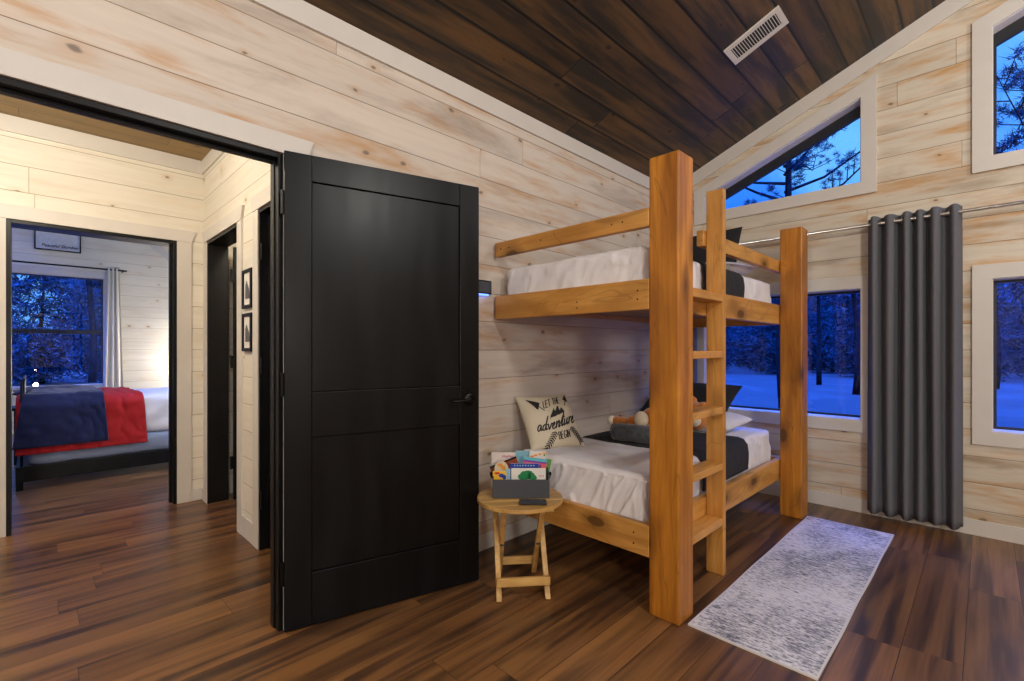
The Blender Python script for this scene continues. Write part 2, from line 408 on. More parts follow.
# ------------------------------------------------------------------ room shell
CZ = lambda y: 2.725+.407*(2.13-y) if y > -1.5 else 2.725+.407*3.63-.407*(-1.5-y)
WA = 2.13; WB = 4.29
st(slab('floor', rect(-2.75, -5.25, 4.44, 9.84), [], 'Z', -.08, .08, M['floor']), 'glossy brown wood plank floor running through the rooms')
OP0, OP1, OPZ = -1.15, .7475, 2.034
def doorwall(name, a0, a1, z1, ops, plane, pos, th, mat, label=None):
    """wall outline notched from below by its doorways"""
    out = [(a0, 0)]
    for x0, x1, zz in sorted(ops): out += [(x0, 0), (x0, zz), (x1, zz), (x1, 0)]
    out += [(a1, 0), (a1, z1), (a0, z1)]
    return st(slab(name, out, [], plane, pos, th, mat), label)
doorwall('wall_left', -2.75, 4.29, 2.76, [(OP0, OP1, OPZ)], 'Y', WA, .085, M['sidingA'], 'whitewashed pine board wall behind the bunk bed and the black door')
# gable wall with four windows
g_out = [(2.28, 0), (2.28, CZ(2.28)+.02), (-1.5, CZ(-1.5)+.02), (-5.1, CZ(-5.1)+.02), (-5.1, 0)]
YW1 = (.648, 1.80); YW2 = (-1.20, -.030); SL = .407
ZTR = lambda y: 3.045-SL*(y-.648)
ZUP = lambda y: 3.245-SL*(y+.045)
hole = {
 1: [(YW1[0], .68), (YW1[1], .68), (YW1[1], 1.645), (YW1[0], 1.645)],
 2: [(YW2[0], .68), (YW2[1], .68), (YW2[1], 1.645), (YW2[0], 1.645)],
 3: [(.648, 2.425), (1.80, 2.425), (1.80, ZTR(1.80)), (.648, ZTR(.648))],
 4: [(YW2[0], 2.425), (YW2[1], 2.425), (YW2[1], ZUP(YW2[1])), (YW2[0], ZUP(YW2[0]))]}
st(slab('wall_right', g_out, [hole[k] for k in hole], 'X', WB, .15, M['sidingB']), 'whitewashed gable wall with four windows')
def grow(poly, d):
    """offset a convex polygon outwards"""
    n = len(poly); c = Vector((sum(p[0] for p in poly)/n, sum(p[1] for p in poly)/n)); res = []
    for i in range(n):
        p0, p1, p2 = Vector(poly[i-1]), Vector(poly[i]), Vector(poly[(i+1) % n])
        def ln(a, b):
            e = (b-a).normalized(); m = Vector((e.y, -e.x))
            if m.dot(c-a) > 0: m = -m
            return a+m*d, e
        a, e = ln(p0, p1); b, f = ln(p1, p2)
        det = e.x*(-f.y)+f.x*e.y; r = b-a
        s = (r.x*(-f.y)+f.x*r.y)/det
        res.append(tuple(a+e*s))
    return res
WLAB = {1: 'low dusk-blue window behind the bunk bed', 2: 'low dusk-blue window right of the grey curtain', 3: 'sloping-topped corner window above the bunk bed', 4: 'tall high window at the top right with slanting head'}
def window(n, h, plane, pos, label, fr=.02, cas=.093, rail=None, dirn=-1):
    o = st(slab('window_%d' % n, grow(h, cas), [h], plane, pos+(dirn*.02 if dirn < 0 else 0), .02, M['trim'], bevel=.002), label)
    gi = grow(h, -fr)
    if n in (3, 4): gi = [gi[0], gi[1], (gi[1][0], gi[2][1]-.060), (gi[0][0], gi[3][1]-.060)]
    slab('window_frame', grow(h, -.001), [gi], plane, pos+.098, .035, M['winfr'], o)
    slab('pane', grow(gi, .004), [], plane, pos+.112, .004, M['glass'], o)
    slab('window_liner', grow(h, .0), [grow(h, -.004)], plane, pos-.002, .098, M['trim'], o)
    if rail:
        a0 = min(p[0] for p in h); a1 = max(p[0] for p in h)
        slab('meeting_rail', rect(a0+.01, rail-.03, a1-.01, rail+.03), [], plane, pos+.095, .036, M['winfr'], o)
    return o
for k in hole: window(k, hole[k], 'X', WB, WLAB[k])
window(5, rect(-.78, .66, .75, 2.29), 'Y', 9.70, 'tall bedroom window over the bed, divided by a dark rail', rail=1.46)
# other walls of the main room
st(slab('wall_back', [(-5.1, 0), (2.28, 0), (2.28, CZ(2.28)), (-1.5, CZ(-1.5)), (-5.1, CZ(-5.1))], [], 'X', -2.75, .12, M['sidingB']))
st(slab('wall_front', rect(-2.75, 0, 4.44, 2.9), [], 'Y', -5.25, .15, M['sidingA']))
bm = bmesh.new()
prism(bm, [(2.30, CZ(2.30)), (-1.5, CZ(-1.5)), (-5.25, CZ(-5.25)), (-5.25, CZ(-5.25)+.15), (-1.5, CZ(-1.5)+.15), (2.30, CZ(2.30)+.15)], lambda a, b, t: (-2.75+t, a, b), 7.19)
st(mk('ceiling', bm, M['ceil']), 'dark stained plank ceiling sloping over the bunk room')
# hall, side room and bedroom
HX = .95; FY = 4.44
doorwall('wall_hall_far', -1.65, 2.7, 2.72, [(-.1345, .774, 2.037)], 'Y', FY, .15, M['sidingHX'], 'pale board wall of the hall around the bedroom doorway')
doorwall('wall_hall_right', 2.215, 4.44, 2.72, [(3.49, 4.28, 2.034), (2.315, 3.075, 2.034)], 'X', HX, .12, M['sidingHY'], 'pale board side wall of the hall with two doorways')
st(slab('wall_hall_left', rect(2.215, 0, 4.44, 2.72), [], 'X', -1.65, .12, M['sidingHY']))
st(slab('wall_bath_right', rect(2.215, 0, 4.44, 2.72), [], 'X', 2.6, .10, M['sidingHY']))
st(slab('ceiling', rect(-1.65, 2.205, 2.7, 4.60), [], 'Z', 2.70, .06, M['ceilh']), 'tan plank ceiling of the hall')
BZ = lambda x: 2.95-.85*(x-1.405)
st(slab('wall_bedroom_far', [(-1.75, 0), (2.3, 0), (2.3, BZ(2.3)), (-.2, BZ(-.2)), (-1.75, BZ(-1.2))], [rect(-.78, .66, .75, 2.29)], 'Y', 9.70, .14, M['sidingHX']), 'far board wall of the bedroom behind the window')
st(slab('wall_bedroom_left', rect(4.59, 0, 9.70, 4.3), [], 'X', -1.75, .12, M['sidingHY']))
st(slab('wall_bedroom_right', rect(4.59, 0, 9.70, 2.3), [], 'X', 2.3, .12, M['sidingHY']))
st(slab('wall_bedroom_front', [(-1.75, 2.70), (2.3, 2.70), (-.2, BZ(-.2)), (-1.75, BZ(-1.2))], [], 'Y', FY+.13, .02, M['sidingHX']))
bm = bmesh.new(); prism(bm, [(2.42, BZ(2.42)), (-.2, BZ(-.2)), (-1.75, BZ(-1.2)), (-1.75, BZ(-1.2)+.1), (-.2, BZ(-.2)+.1), (2.42, BZ(2.42)+.1)], lambda a, b, t: (a, 4.56+t, b), 5.26)
st(mk('ceiling', bm, M['trim']), 'white sloping ceiling of the bedroom')
# trims
tn = [0]
def trim(bm, mat='trim', bevel=.0015, label=None):
    tn[0] += 1; return st(mk('trim_%d' % tn[0], bm, M[mat], bevel=bevel), label)
trim(B(-2.63, WA-.016, 2.625, WB, WA, 2.728), label='white crown board at the top of the left wall')
bm = bmesh.new(); prism(bm, [(2.115, CZ(2.115)-.118), (2.115, CZ(2.115)+.01), (-1.5, CZ(-1.5)+.01), (-1.5, CZ(-1.5)-.118)], lambda a, b, t: (WB-.018+t, a, b), .018)
trim(bm, label='white raking board under the sloping ceiling')
st(mk('baseboard_left', B(.84, WA-.014, 0, WB, WA, .10), M['trim'], bevel=.002), 'white baseboard behind the side table')
st(mk('baseboard_right', B(WB-.014, -5.1, 0, WB, WA-.014, .10), M['trim'], bevel=.002), 'white baseboard under the windows')
# main opening: header with raking ends, left casing, black jambs
bm = bmesh.new(); prism(bm, [(OP0-.12, 2.118), (OP1+.128, 2.118), (OP1+.10, 2.034), (OP0-.095, 2.034)], lambda a, b, t: (a, WA-.02+t, b), .02)
trim(bm, label='white header board over the wide opening')
trim(B(OP0-.095, WA-.016, 0, OP0, WA, 2.034)); trim(B(OP1, WA-.010, 0, OP1+.095, WA, 2.034), label='white casing behind the open black door')
bm = bmesh.new(); box(bm, OP1-.02, WA-.008, 0, OP1, WA+.088, OPZ); box(bm, OP0, WA-.008, 0, OP0+.02, WA+.088, OPZ); box(bm, OP0+.02, WA-.008, OPZ-.022, OP1-.02, WA+.088, OPZ)
box(bm, OP1-.026, WA+.030, 0, OP1-.02, WA+.06, OPZ-.022); box(bm, OP0+.026, WA+.030, OPZ-.034, OP1-.026, WA+.06, OPZ-.022)
trim(bm, 'jamb', label='black jamb lining of the wide opening')
# bedroom doorway
a0, a1, zt = -.1345, .774, 2.037
bm = bmesh.new(); prism(bm, [(a0-.12, zt+.09), (a1+.125, zt+.09), (a1+.095, zt), (a0-.095, zt)], lambda a, b, t: (a, FY-.018+t, b), .018)
box(bm, a0-.095, FY-.014, 0, a0, FY, zt); box(bm, a1, FY-.014, 0, a1+.095, FY, zt)
trim(bm, label='white casing around the bedroom doorway')
bm = bmesh.new(); box(bm, a1-.022, FY-.008, 0, a1, FY+.17, zt); box(bm, a0, FY-.008, 0, a0+.022, FY+.17, zt); box(bm, a0+.022, FY-.008, zt-.024, a1-.022, FY+.17, zt)
box(bm, a1-.036, FY+.06, 0, a1-.022, FY+.10, zt-.024)
trim(bm, 'jamb', label='black jamb lining of the bedroom doorway')
# hall crown and base, corner bead
bm = bmesh.new(); box(bm, -1.53, FY-.016, 2.595, HX-.016, FY, 2.70); box(bm, HX-.016, 2.215, 2.595, HX, FY, 2.70); trim(bm, label='white crown boards of the hall')
bm = bmesh.new(); box(bm, a1+.095, FY-.012, 0, HX-.012, FY, .09); box(bm, HX-.012, 4.375, 0, HX, FY-.012, .09); trim(bm, label='short white baseboard in the hall corner')
trim(B(HX-.012, 3.17, 0, HX, 3.40, .13), label='short white baseboard under the framed pictures')
# the two hall doorways
for (y0, y1, nm) in ((3.49, 4.28, 'far'), (2.315, 3.075, 'near')):
    bm = bmesh.new()
    prism(bm, [(y0-.125, 2.124), (y1+.12, 2.124), (y1+.095, 2.034), (y0-.092, 2.034)], lambda a, b, t: (HX-.018+t, a, b), .018)
    box(bm, HX-.014, y0-.092, 0, HX, y0, 2.034); box(bm, HX-.014, y1, 0, HX, y1+.093, 2.034)
    trim(bm, label='white casing of the %s doorway in the hall side wall' % nm)
    bm = bmesh.new(); box(bm, HX-.008, y1-.02, 0, HX+.135, y1, 2.034); box(bm, HX-.008, y0, 0, HX+.135, y0+.02, 2.034); box(bm, HX-.008, y0+.02, 2.012, HX+.135, y1-.02, 2.034)
    trim(bm, 'jamb', label='black jamb of the %s doorway in the hall side wall' % nm)

# ------------------------------------------------------------------ doors
def leaf_bm(W, H, T, st_w=.108, rails=((.0, .236), (.818, 1.014), (1.922, None)), z0=.008):
    """two-panel shaker leaf: x along the width, y through the thickness"""
    bm = bmesh.new()
    H2 = H+z0
    box(bm, 0, 0, z0, st_w, T, H2); box(bm, W-st_w, 0, z0, W, T, H2)
    for a, b in rails: box(bm, st_w, 0, max(a, z0), W-st_w, T, b if b else H2)
    zs = [(rails[0][1], rails[1][0]), (rails[1][1], rails[2][0])]
    for a, b in zs: box(bm, st_w, .010, a, W-st_w, T-.010, b)
    return bm
def hinge(parent, x, y, z):
    bm = bmesh.new(); tube(bm, [(x, y, z-.05), (x, y, z+.05)], .0075, 10)
    box(bm, x, y-.002, z-.048, x+.028, y+.002, z+.048)
    return mk('hinge', bm, M['metal'], parent)
def lever(parent, x, y, z, sgn, dirx=-1):
    """lever handle whose rose sits on the face y"""
    bm = bmesh.new(); seg = 20
    for k, (r, yy) in enumerate(((.032, 0), (.030, .008))): pass
    m = Matrix.Translation((x, y, z)) @ Matrix.Rotation(PI/2 if sgn < 0 else -PI/2, 4, 'X')
    lathe(bm, [(.033, 0), (.033, .006), (.026, .011), (.012, .012), (.011, .045), (.0, .046)][:5], seg=22); bmesh.ops.transform(bm, matrix=m, verts=bm.verts)
    tube(bm, [(x, y+sgn*.045, z), (x+dirx*.03, y+sgn*.047, z), (x+dirx*.08, y+sgn*.047, z-.003), (x+dirx*.115, y+sgn*.042, z-.005)], [.010, .009, .008, .007], 10)
    return mk('door_handle', bm, M['metal'], parent, smooth=True)
ang = math.atan2(-.228, .872)
d1 = mk('door_1', leaf_bm(.912, 2.028, .036), M['black'], bevel=.003); d1.location = (.738, 2.082, 0); d1.rotation_euler = (0, 0, ang)
st(d1, 'large black two-panel door standing open against the board wall')
lever(d1, .857, 0.0, .945, -1); lever(d1, .857, .036, .945, 1)
for z in (.25, 1.05, 1.82): hinge(d1, -.006, .012, z)
d2 = mk('door_2', leaf_bm(.735, 2.0, .034, .1), M['black'], bevel=.003); d2.location = (HX+.160, 4.205, 0); d2.rotation_euler = (0, 0, math.radians(0)) 
st(d2, 'narrow view of a black door open into the side room'); 
lever(d2, .67, 0, .95, -1)
for z in (.30, 1.10, 1.78): hinge(d2, -.020, .012, z)
d3 = mk('door_3', leaf_bm(.715, 1.995, .034, .1), M['black'], bevel=.003); d3.location = (HX+.036, 3.052, 0); d3.rotation_euler = (0, 0, -PI/2)
st(d3, 'closed black door at the near end of the hall side wall')
for z in (.30, 1.10, 1.78): hinge(d3, -.004, -.040, z)

# ------------------------------------------------------------------ bunk bed
bed = empty('bunk_bed', (1.960, .935, 0), math.radians(-.62))
tag(bed, 'chunky honey-stained timber bunk bed with square posts and a ladder', 'bunk bed')
def post(x, y, h, s=.143):
    bm = bmesh.new(); c = .012
    box(bm, x, y, 0, x+s, y+s, h); 
    o = mk('post', bm, M['postZ'], bed); b = o.modifiers.new('chamfer', 'BEVEL'); b.width = .008; b.segments = 2; b.limit_method = 'ANGLE'
    return o
post(0, 0, 2.063); post(1.846, -.004, 2.063)
def lum(name, *a, g='X', par=bed): return mk(name, B(*a), M['rail'+g], par, bevel=.004)
W = 1.172   # inner reach to the wall
for z0, z1, nm in ((.254, .398, 'bottom_rail'), (1.380, 1.520, 'top_rail')):
    lum('end_rail', .0, .143, z0, .038, W, z1, g='Y')
    lum('end_rail', 1.942, .143, z0, 1.98, W+.01, z1, g='Y')
    lum('side_rail', .038, .144, z0, 1.942, .182, z1)
lum('wall_rail', .038, W-.038, 1.43, 1.942, W, 1.52); lum('wall_rail', .038, W-.038, .30, 1.942, W, .398)
lum('guard_rail', .0, .143, 1.757, .038, W, 1.842, g='Y')
lum('guard_rail', .575, .144, 1.757, 1.942, .182, 1.842)
for z in (.335, 1.455): mk('platform', B(.04, .184, z, 1.94, W-.04, z+.018), M['ply'], bed)
lum('ladder_stile', .607, .052, 0, .645, .143, 2.052, g='Z')
for z in (.305, .600, .895, 1.190, 1.488): lum('rung', .143, .052, z-.038, .607, .141, z, g='X')
for (y, z) in ((.22, .30), (.22, .35), (.55, 1.44), (.55, 1.41), (.20, 1.43), (.20, 1.47), (.28, 1.80), (.34, 1.80), (.8, 1.8), (1.05, 1.8), (1.12, 1.8)):
    bm = bmesh.new(); lathe(bm, [(.004, 0), (.004, .0015)], seg=8)
    bmesh.ops.transform(bm, matrix=Matrix.Translation((-.0005, y, z)) @ Matrix.Rotation(-PI/2, 4, 'Y'), verts=bm.verts); mk('screw', bm, M['metal'], bed)

# mattresses and bedding
def wrk(sd, amp=.010, face='x'):
    def rg_(a, b): return max(0.0, 1-4.5*abs(noise.noise(Vector((a, b, sd)))))**2
    def f(w, d):
        if d.z < .4:
            q = w.y if abs(d.x) > abs(d.y) else w.x
            return amp*1.1*rg_((q+.75*w.z)*9, (q-w.z)*2.6)-amp*.5+amp*.5*rg_((q+.45*w.z)*19+7, (q-w.z)*4)
        return amp*.22*rg_(w.x*3+w.y*2, w.y*6-w.x)+.003*nz(w, 3, sd)
    def f_old(w, d):
        side = max(0.0, -d.x)*max(0.0, min(1.0, 1.3)) 
        a = (math.sin((w.y*26+w.z*30)+4.0*nz(w, 4, sd))*amp*(.35+.9*abs(nz(w, 3, sd+1)))+math.sin((w.y*60+w.z*52)+5.0*nz(w, 5, sd))*amp*.3)*side
        b = .004*math.sin(w.x*7+w.y*22+4*nz(w, 2.5, sd))*max(0.0, d.z)*(.4+abs(nz(w, 2, sd)))
        c = math.sin((w.x*14-w.z*20)+3.0*nz(w, 4, sd))*amp*.5*max(0.0, -d.y)
        return a+b+c
    return f
o = mk('mattress', soft_box(2.006, 1.125, .353, 3.86, 1.945, .604, .036, 210, .006, 1.0, wrk(1.0, .013)), M['sheet'], smooth=True)
tag(o, 'white sheeted mattress on the lower bunk', 'mattress')
o = mk('mattress', soft_box(2.006, 1.125, 1.474, 3.88, 2.055, 1.690, .04, 150, .006, 5.0, wrk(5.0, .009)), M['sheet'], smooth=True)
tag(o, 'white sheeted mattress on the upper bunk', 'mattress')
def runner(zt, x0, x1, yn, yf, seed, label):
    pr = [(yf, zt-.06), (yf-.012, zt-.015), (yf-.04, zt+.004), (yn+.05, zt+.004), (yn+.016, zt-.006), (yn-.006, zt-.035), (yn-.013, zt-.09), (yn-.010, zt-.195)]
    o = drape(pr, x0, x1, 40, .004, seed, .008, 'bed_runner', M['runner'], edge=lambda x, j: .02*math.sin(j*5+x))
    tag(o, label, 'blanket')
runner(.606, 2.60, 3.30, 1.120, 1.945, 2.0, 'charcoal quilted runner folded across the lower bunk')
runner(1.694, 2.62, 3.22, 1.120, 2.05, 4.0, 'charcoal quilted runner folded across the upper bunk')
# pillows
pillow('pillow', .56, .42, .13, M['pillowcase'], basis((3.50, 1.49, .674), (.05, 1, 0), (1, 0, .06)), 'white pillow lying flat on the lower bunk', seed=1)
pillow('pillow', .70, .46, .13, M['blackcloth'], basis((3.66, 1.675, .785), (-.03, -1, 0), (.66, 0, .46)), 'black pillow leaning back on the lower bunk', seed=2)
pillow('pillow', .58, .42, .13, M['pillowcase'], basis((3.50, 1.47, 1.763), (.05, 1, 0), (1, 0, .10)), 'white pillow lying flat on the upper bunk', seed=3)
pillow('pillow', .66, .44, .13, M['blackcloth'], basis((3.70, 1.62, 1.905), (-.03, -1, 0), (.26, 0, .97)), 'black pillow propped upright on the upper bunk', seed=4)

# printed throw pillow, artwork traced as strokes
PW, PH, PT = .372, .372, .115
pc = Vector((2.070, 1.886, .604)); ex = Vector((.325, -.12, 0)).normalized(); ey = Vector((.074, .2, .287)).normalized()
PM = basis(pc+ex*.175+ey*.180+ex.cross(ey)*.0, ex, ey)
pil = pillow('throw_pillow', PW, PH, PT, M['linen'], PM, 'oatmeal throw pillow printed with black arrows and lettering', 'pillow', seed=6)
TL, TR, BR, BL = [Vector(p) for p in ((115, 80), (572, 62), (757, 545), (268, 592))]
def toST(px, py):
    s = t = .5; P = Vector((px, py))
    for _ in range(12):
        f = TL*(1-s)*(1-t)+TR*s*(1-t)+BL*(1-s)*t+BR*s*t-P
        ds = (TR-TL)*(1-t)+(BR-BL)*t; dt = (BL-TL)*(1-s)+(BR-TR)*s
        D = ds.x*dt.y-ds.y*dt.x
        s -= (f.x*dt.y-f.y*dt.x)/D; t -= (ds.x*f.y-ds.y*f.x)/D
    s = s*2-1; t = 1-t*2; f = max(0, (1-s*s)*(1-t*t)); return s-.15*f, t-.17*f
def onp(s, t, lift=.0016): 
    p = pillow_pt(s, t, PW, PH, PT, 1, 6.0); p.z += lift; return p
def stroke(bm, pts, w):
    """ribbon following the pillow's front; pts in traced units"""
    D = []
    for a, b in zip(pts, pts[1:]):
        a, b = Vector(a), Vector(b); k = max(1, int((b-a).length/6))
        D += [a+(b-a)*i/k for i in range(k)]
    D.append(Vector(pts[-1])); prev = None; n = len(D)
    for i, p in enumerate(D):
        d = (D[min(i+1, n-1)]-D[max(i-1, 0)]); d = d.normalized() if d.length > 0 else Vector((1, 0)); m = Vector((-d.y, d.x))*w/2
        q = [bm.verts.new(onp(*toST(*(p+m)))), bm.verts.new(onp(*toST(*(p-m))))]
        if prev: bm.faces.new((prev[0], prev[1], q[1], q[0]))
        prev = q
def fill(bm, pts, n=7):
    """filled triangle/quads as fans of parallel strokes"""
    a, b, c = [Vector(p) for p in pts]
    for i in range(n+1):
        f = i/n; p = a+(b-a)*f; q = a+(c-a)*f
        stroke(bm, [p, q], max(3, (a-b).length/n*1.5))
F = {'L': [[(0,1),(0,0),(.55,0)]], 'E': [[(.55,1),(0,1),(0,0),(.55,0)],[(0,.52),(.45,.52)]], 'T': [[(0,1),(.7,1)],[(.35,1),(.35,0)]],
     'H': [[(0,0),(0,1)],[(.55,0),(.55,1)],[(0,.5),(.55,.5)]], 'B': [[(0,0),(0,1),(.4,.97),(.5,.78),(.38,.55),(0,.52)],[(.38,.55),(.55,.35),(.45,.05),(0,0)]],
     'G': [[(.55,.85),(.3,1),(.05,.75),(.0,.4),(.12,.06),(.35,0),(.58,.15),(.58,.45),(.33,.45)]], 'I': [[(.1,0),(.1,1)]], 'N': [[(0,0),(0,1),(.55,0),(.55,1)]],
     'a': [[(.75,.85),(.45,1),(.12,.75),(.05,.3),(.25,0),(.5,.1),(.75,.85),(.72,.25),(.85,.02),(1.05,.25)]],
     'd': [[(.75,.8),(.45,.98),(.12,.75),(.05,.3),(.25,0),(.5,.1),(.78,.9),(.9,2.1),(.74,1.0),(.74,.25),(.85,.02),(1.05,.3)]],
     'v': [[(-.05,.8),(.15,.95),(.35,.05),(.45,.05),(.8,.95),(.95,.85)]], 'e': [[(0,.3),(.3,.5),(.5,.8),(.38,1),(.15,.8),(.1,.3),(.3,0),(.55,.05),(.75,.3)]],
     'n': [[(0,.9),(.12,.95),(.15,0),(.2,.6),(.45,1),(.6,.8),(.6,.1),(.72,0),(.9,.3)]], 't': [[(.0,.4),(.3,1.8),(.25,.2),(.38,0),(.6,.3)],[(.0,1.15),(.6,1.25)]],
     'u': [[(0,.9),(.08,.9),(.08,.25),(.22,0),(.5,.3),(.6,.95),(.6,.15),(.72,0),(.9,.3)]], 'r': [[(0,.9),(.14,.95),(.16,0),(.2,.6),(.42,1),(.58,.85)]]}
ADV = {'L':.75,'E':.75,'T':.85,'H':.8,'B':.75,'G':.8,'I':.32,'N':.7,'a':1.05,'d':1.05,'v':.92,'e':.72,'n':.9,'t':.6,'u':.9,'r':.62,' ':.45}
def word(bm, s, o, dx, up, w):
    o, dx, up = Vector(o), Vector(dx), Vector(up); x = 0
    for ch in s:
        for pl in F.get(ch, []): stroke(bm, [o+dx*(x+a)+up*b for a, b in pl], w)
        x += ADV[ch]
bm = bmesh.new()
word(bm, 'LET THE', (352, 200), (28, -8), (-14, -62), 8)
word(bm, 'adventure', (298, 430), (46.5, -11.5), (4, -66), 13)
word(bm, 'BEGIN', (508, 505), (30, -6), (-12, -76), 8)
# mountains
for (a, b, c) in (((440, 205), (420, 275), (470, 268)), ((470, 185), (448, 265), (505, 255)), ((505, 205), (488, 258), (538, 246))): fill(bm, (a, b, c), 6)
stroke(bm, [(420, 300), (440, 240), (455, 260), (475, 190), (500, 250), (510, 210), (540, 245)], 5)
# arrows
fill(bm, ((185, 127), (300, 150), (290, 215)), 8); stroke(bm, [(295, 180), (362, 222)], 7)
fill(bm, ((543, 72), (524, 120), (570, 150)), 6); stroke(bm, [(548, 140), (540, 190)], 8)
# fletchings
def feather(p, q, n, ln, side):
    p, q = Vector(p), Vector(q); stroke(bm, [p, q], 5); d = (q-p).normalized(); m = Vector((-d.y, d.x))
    for i in range(n):
        c = p+(q-p)*(i/(n-1))
        for sg in (-1, 1): stroke(bm, [c, c+(m*sg*ln+d*ln*.9)], 10)
feather((472, 425), (400, 600), 9, 30, 1); feather((612, 390), (712, 515), 9, 24, 1)
mk('printed_lettering', bm, M['ink'], pil)

# fleece roll
rl = bmesh.new(); n = 40; secs = []
A0, A1 = Vector((2.64, 1.695, .668)), Vector((2.74, 1.27, .668)); ax = (A1-A0).normalized(); sd = ax.cross(Vector((0,0,1)))
for i in range(31):
    c = A0+(A1-A0)*i/30; ring = []
    en = min(i, 30-i); sc = 1 if en > 1 else (.86, .97)[en]
    for k in range(n):
        a = 2*PI*k/n; r = .055*sc*(1+.06*nz((c.y*6, math.cos(a)*2, math.sin(a)*2), 1.3, 3)+(.10*max(0, math.cos(a-3.9))**8))
        ring.append(rl.verts.new(c+sd*math.cos(a)*r*1.28+Vector((0,0,1))*math.sin(a)*r))
    secs.append(ring)
for a, b in zip(secs, secs[1:]):
    for k in range(n): rl.faces.new((a[k], a[(k+1) % n], b[(k+1) % n], b[k]))
rl.faces.new(secs[0]); rl.faces.new(secs[-1][::-1])
fo = tag(mk('rolled_blanket', rl, M['fleece'], smooth=True), 'rolled grey fleece blanket on the lower bunk', 'blanket')
sp = [A0-ax*.003+sd*math.cos(k*.42)*(.070-.0019*k)+Vector((0,0,1))*math.sin(k*.42)*(.054-.0015*k) for k in range(34)]
bm = bmesh.new(); tube(bm, sp, .004, 6); mk('rolled_edge', bm, M['fleece'], fo, smooth=True)

# plush toy
toy = empty('stuffed_toy', (2.88, 1.5, .61)); tag(toy, 'tan plush toy with cream paws lying behind the rolled blanket', 'stuffed toy')
def blob(name, parts, mat, vox=.012):
    bm = bmesh.new()
    for (x, y, z, rx, ry, rz) in parts:
        m = Matrix.Translation((x-2.88, y-1.5, z-.61)) @ Matrix.Diagonal((rx, ry, rz, 1)); bmesh.ops.create_uvsphere(bm, u_segments=20, v_segments=14, radius=1, matrix=m)
    o = mk(name, bm, mat, toy, smooth=True); r = o.modifiers.new('blend', 'REMESH'); r.mode = 'VOXEL'; r.voxel_size = vox; r.use_smooth_shade = True
    s = o.modifiers.new('soften', 'SMOOTH'); s.iterations = 4; return o
leg = [(2.84+.0*i, 1.80-.03*i+.0, .704-.001*i, .036, .036, .034) for i in range(7)]
blob('body', leg+[(2.92, 1.53, .72, .10, .14, .10), (2.93, 1.40, .74, .10, .10, .10), (2.92, 1.28, .78, .095, .09, .09), (2.89, 1.22, .85, .03, .03, .03), (2.98, 1.33, .87, .03, .03, .03),
     (2.80, 1.60, .71, .045, .05, .045), (2.78, 1.64, .725, .04, .045, .04), (2.80, 1.42, .72, .05, .05, .05), (2.78, 1.40, .735, .045, .045, .045)], M['plush'])
blob('paw', [(2.835, 1.838, .702, .035, .030, .036)], M['cream'], .006)
blob('paw', [(2.742, 1.560, .750, .040, .046, .052)], M['cream'], .006)
blob('muzzle', [(2.825, 1.255, .765, .045, .045, .04)], M['cream'], .006)
blob('nose', [(2.783, 1.245, .775, .012, .014, .010)], M['plastic'], .004)
for yy in (1.215, 1.30): blob('eye', [(2.832, yy, .812, .009, .009, .009)], M['plastic'], .003)

# ------------------------------------------------------------------ folding side table
tb = empty('side_table', (1.736, 1.670, 0), math.radians(-39)); tag(tb, 'small round folding side table with pale slatted wood top', 'side table')
R_ = .216; bm = bmesh.new(); ns = 6
for i in range(ns):   # slats cut to the circle
    y0 = -R_+2*R_*i/ns+.0015; y1 = -R_+2*R_*(i+1)/ns-.0015; N = 8
    top = []; bot = []
    ys = [y0+(y1-y0)*k/N for k in range(N+1)]
    xs = [math.sqrt(max(1e-6, R_**2-y*y)) for y in ys]
    poly = [(x, y) for x, y in zip(xs, ys)]+[(-x, y) for x, y in reversed(list(zip(xs, ys)))]
    poly = [p for k, p in enumerate(poly) if k == 0 or (Vector(p)-Vector(poly[k-1])).length > 1e-4]
    prism(bm, poly, lambda a, b, t: (a, b, .435+t), .020)
mk('tabletop', bm, M['teakX'], tb, bevel=.003)
for y in (-.115, .115): mk('cleat', B(-.075, y-.015, .412, .15, y+.015, .434), M['teakX'], tb, bevel=.002)
for x, s in ((-.117, 1), (.117, 1), (-.093, -1), (.093, -1)):
    bm = bmesh.new(); bar(bm, (x, -.146*s, .0), (x, .125*s, .418), .020, .026, up=(1, 0, 0)); o = mk('leg', bm, M['teakZ'], tb, bevel=.003)
mk('stretcher', B(-.129, -.146, .068, .129, -.128, .108), M['teakX'], tb, bevel=.002); mk('stretcher', B(-.105, .118, .055, .105, .136, .095), M['teakX'], tb, bevel=.002)
for x in (-.117, .117):
    bm = bmesh.new(); s = 1 if x > 0 else -1; tube(bm, [(x-s*.034, -.010, .213), (x+s*.013, -.010, .213)], .004, 8); mk('pivot', bm, M['metal'], tb)
# ---- phone
RM = Matrix.Rotation(-PI/4, 4, 'Z')
fw = Vector((.70711, .70711, 0)); rt = Vector((.70711, -.70711, 0))
def cam(lat, d, z): return rt*(lat+.009)+fw*d+Vector((0, 0, z))
ph = mk('phone', B(-.066, -.034, 0, .066, .034, .010), M['plastic'], bevel=.006); ph.location = cam(.0985, 2.292, .456); ph.rotation_euler = (0, 0, -PI/4+math.radians(-2))
tag(ph, 'black phone lying in front of the felt bin', 'phone'); mk('phone_screen', B(-.060, -.030, .0095, .060, .030, .0108), M['screen'], ph)
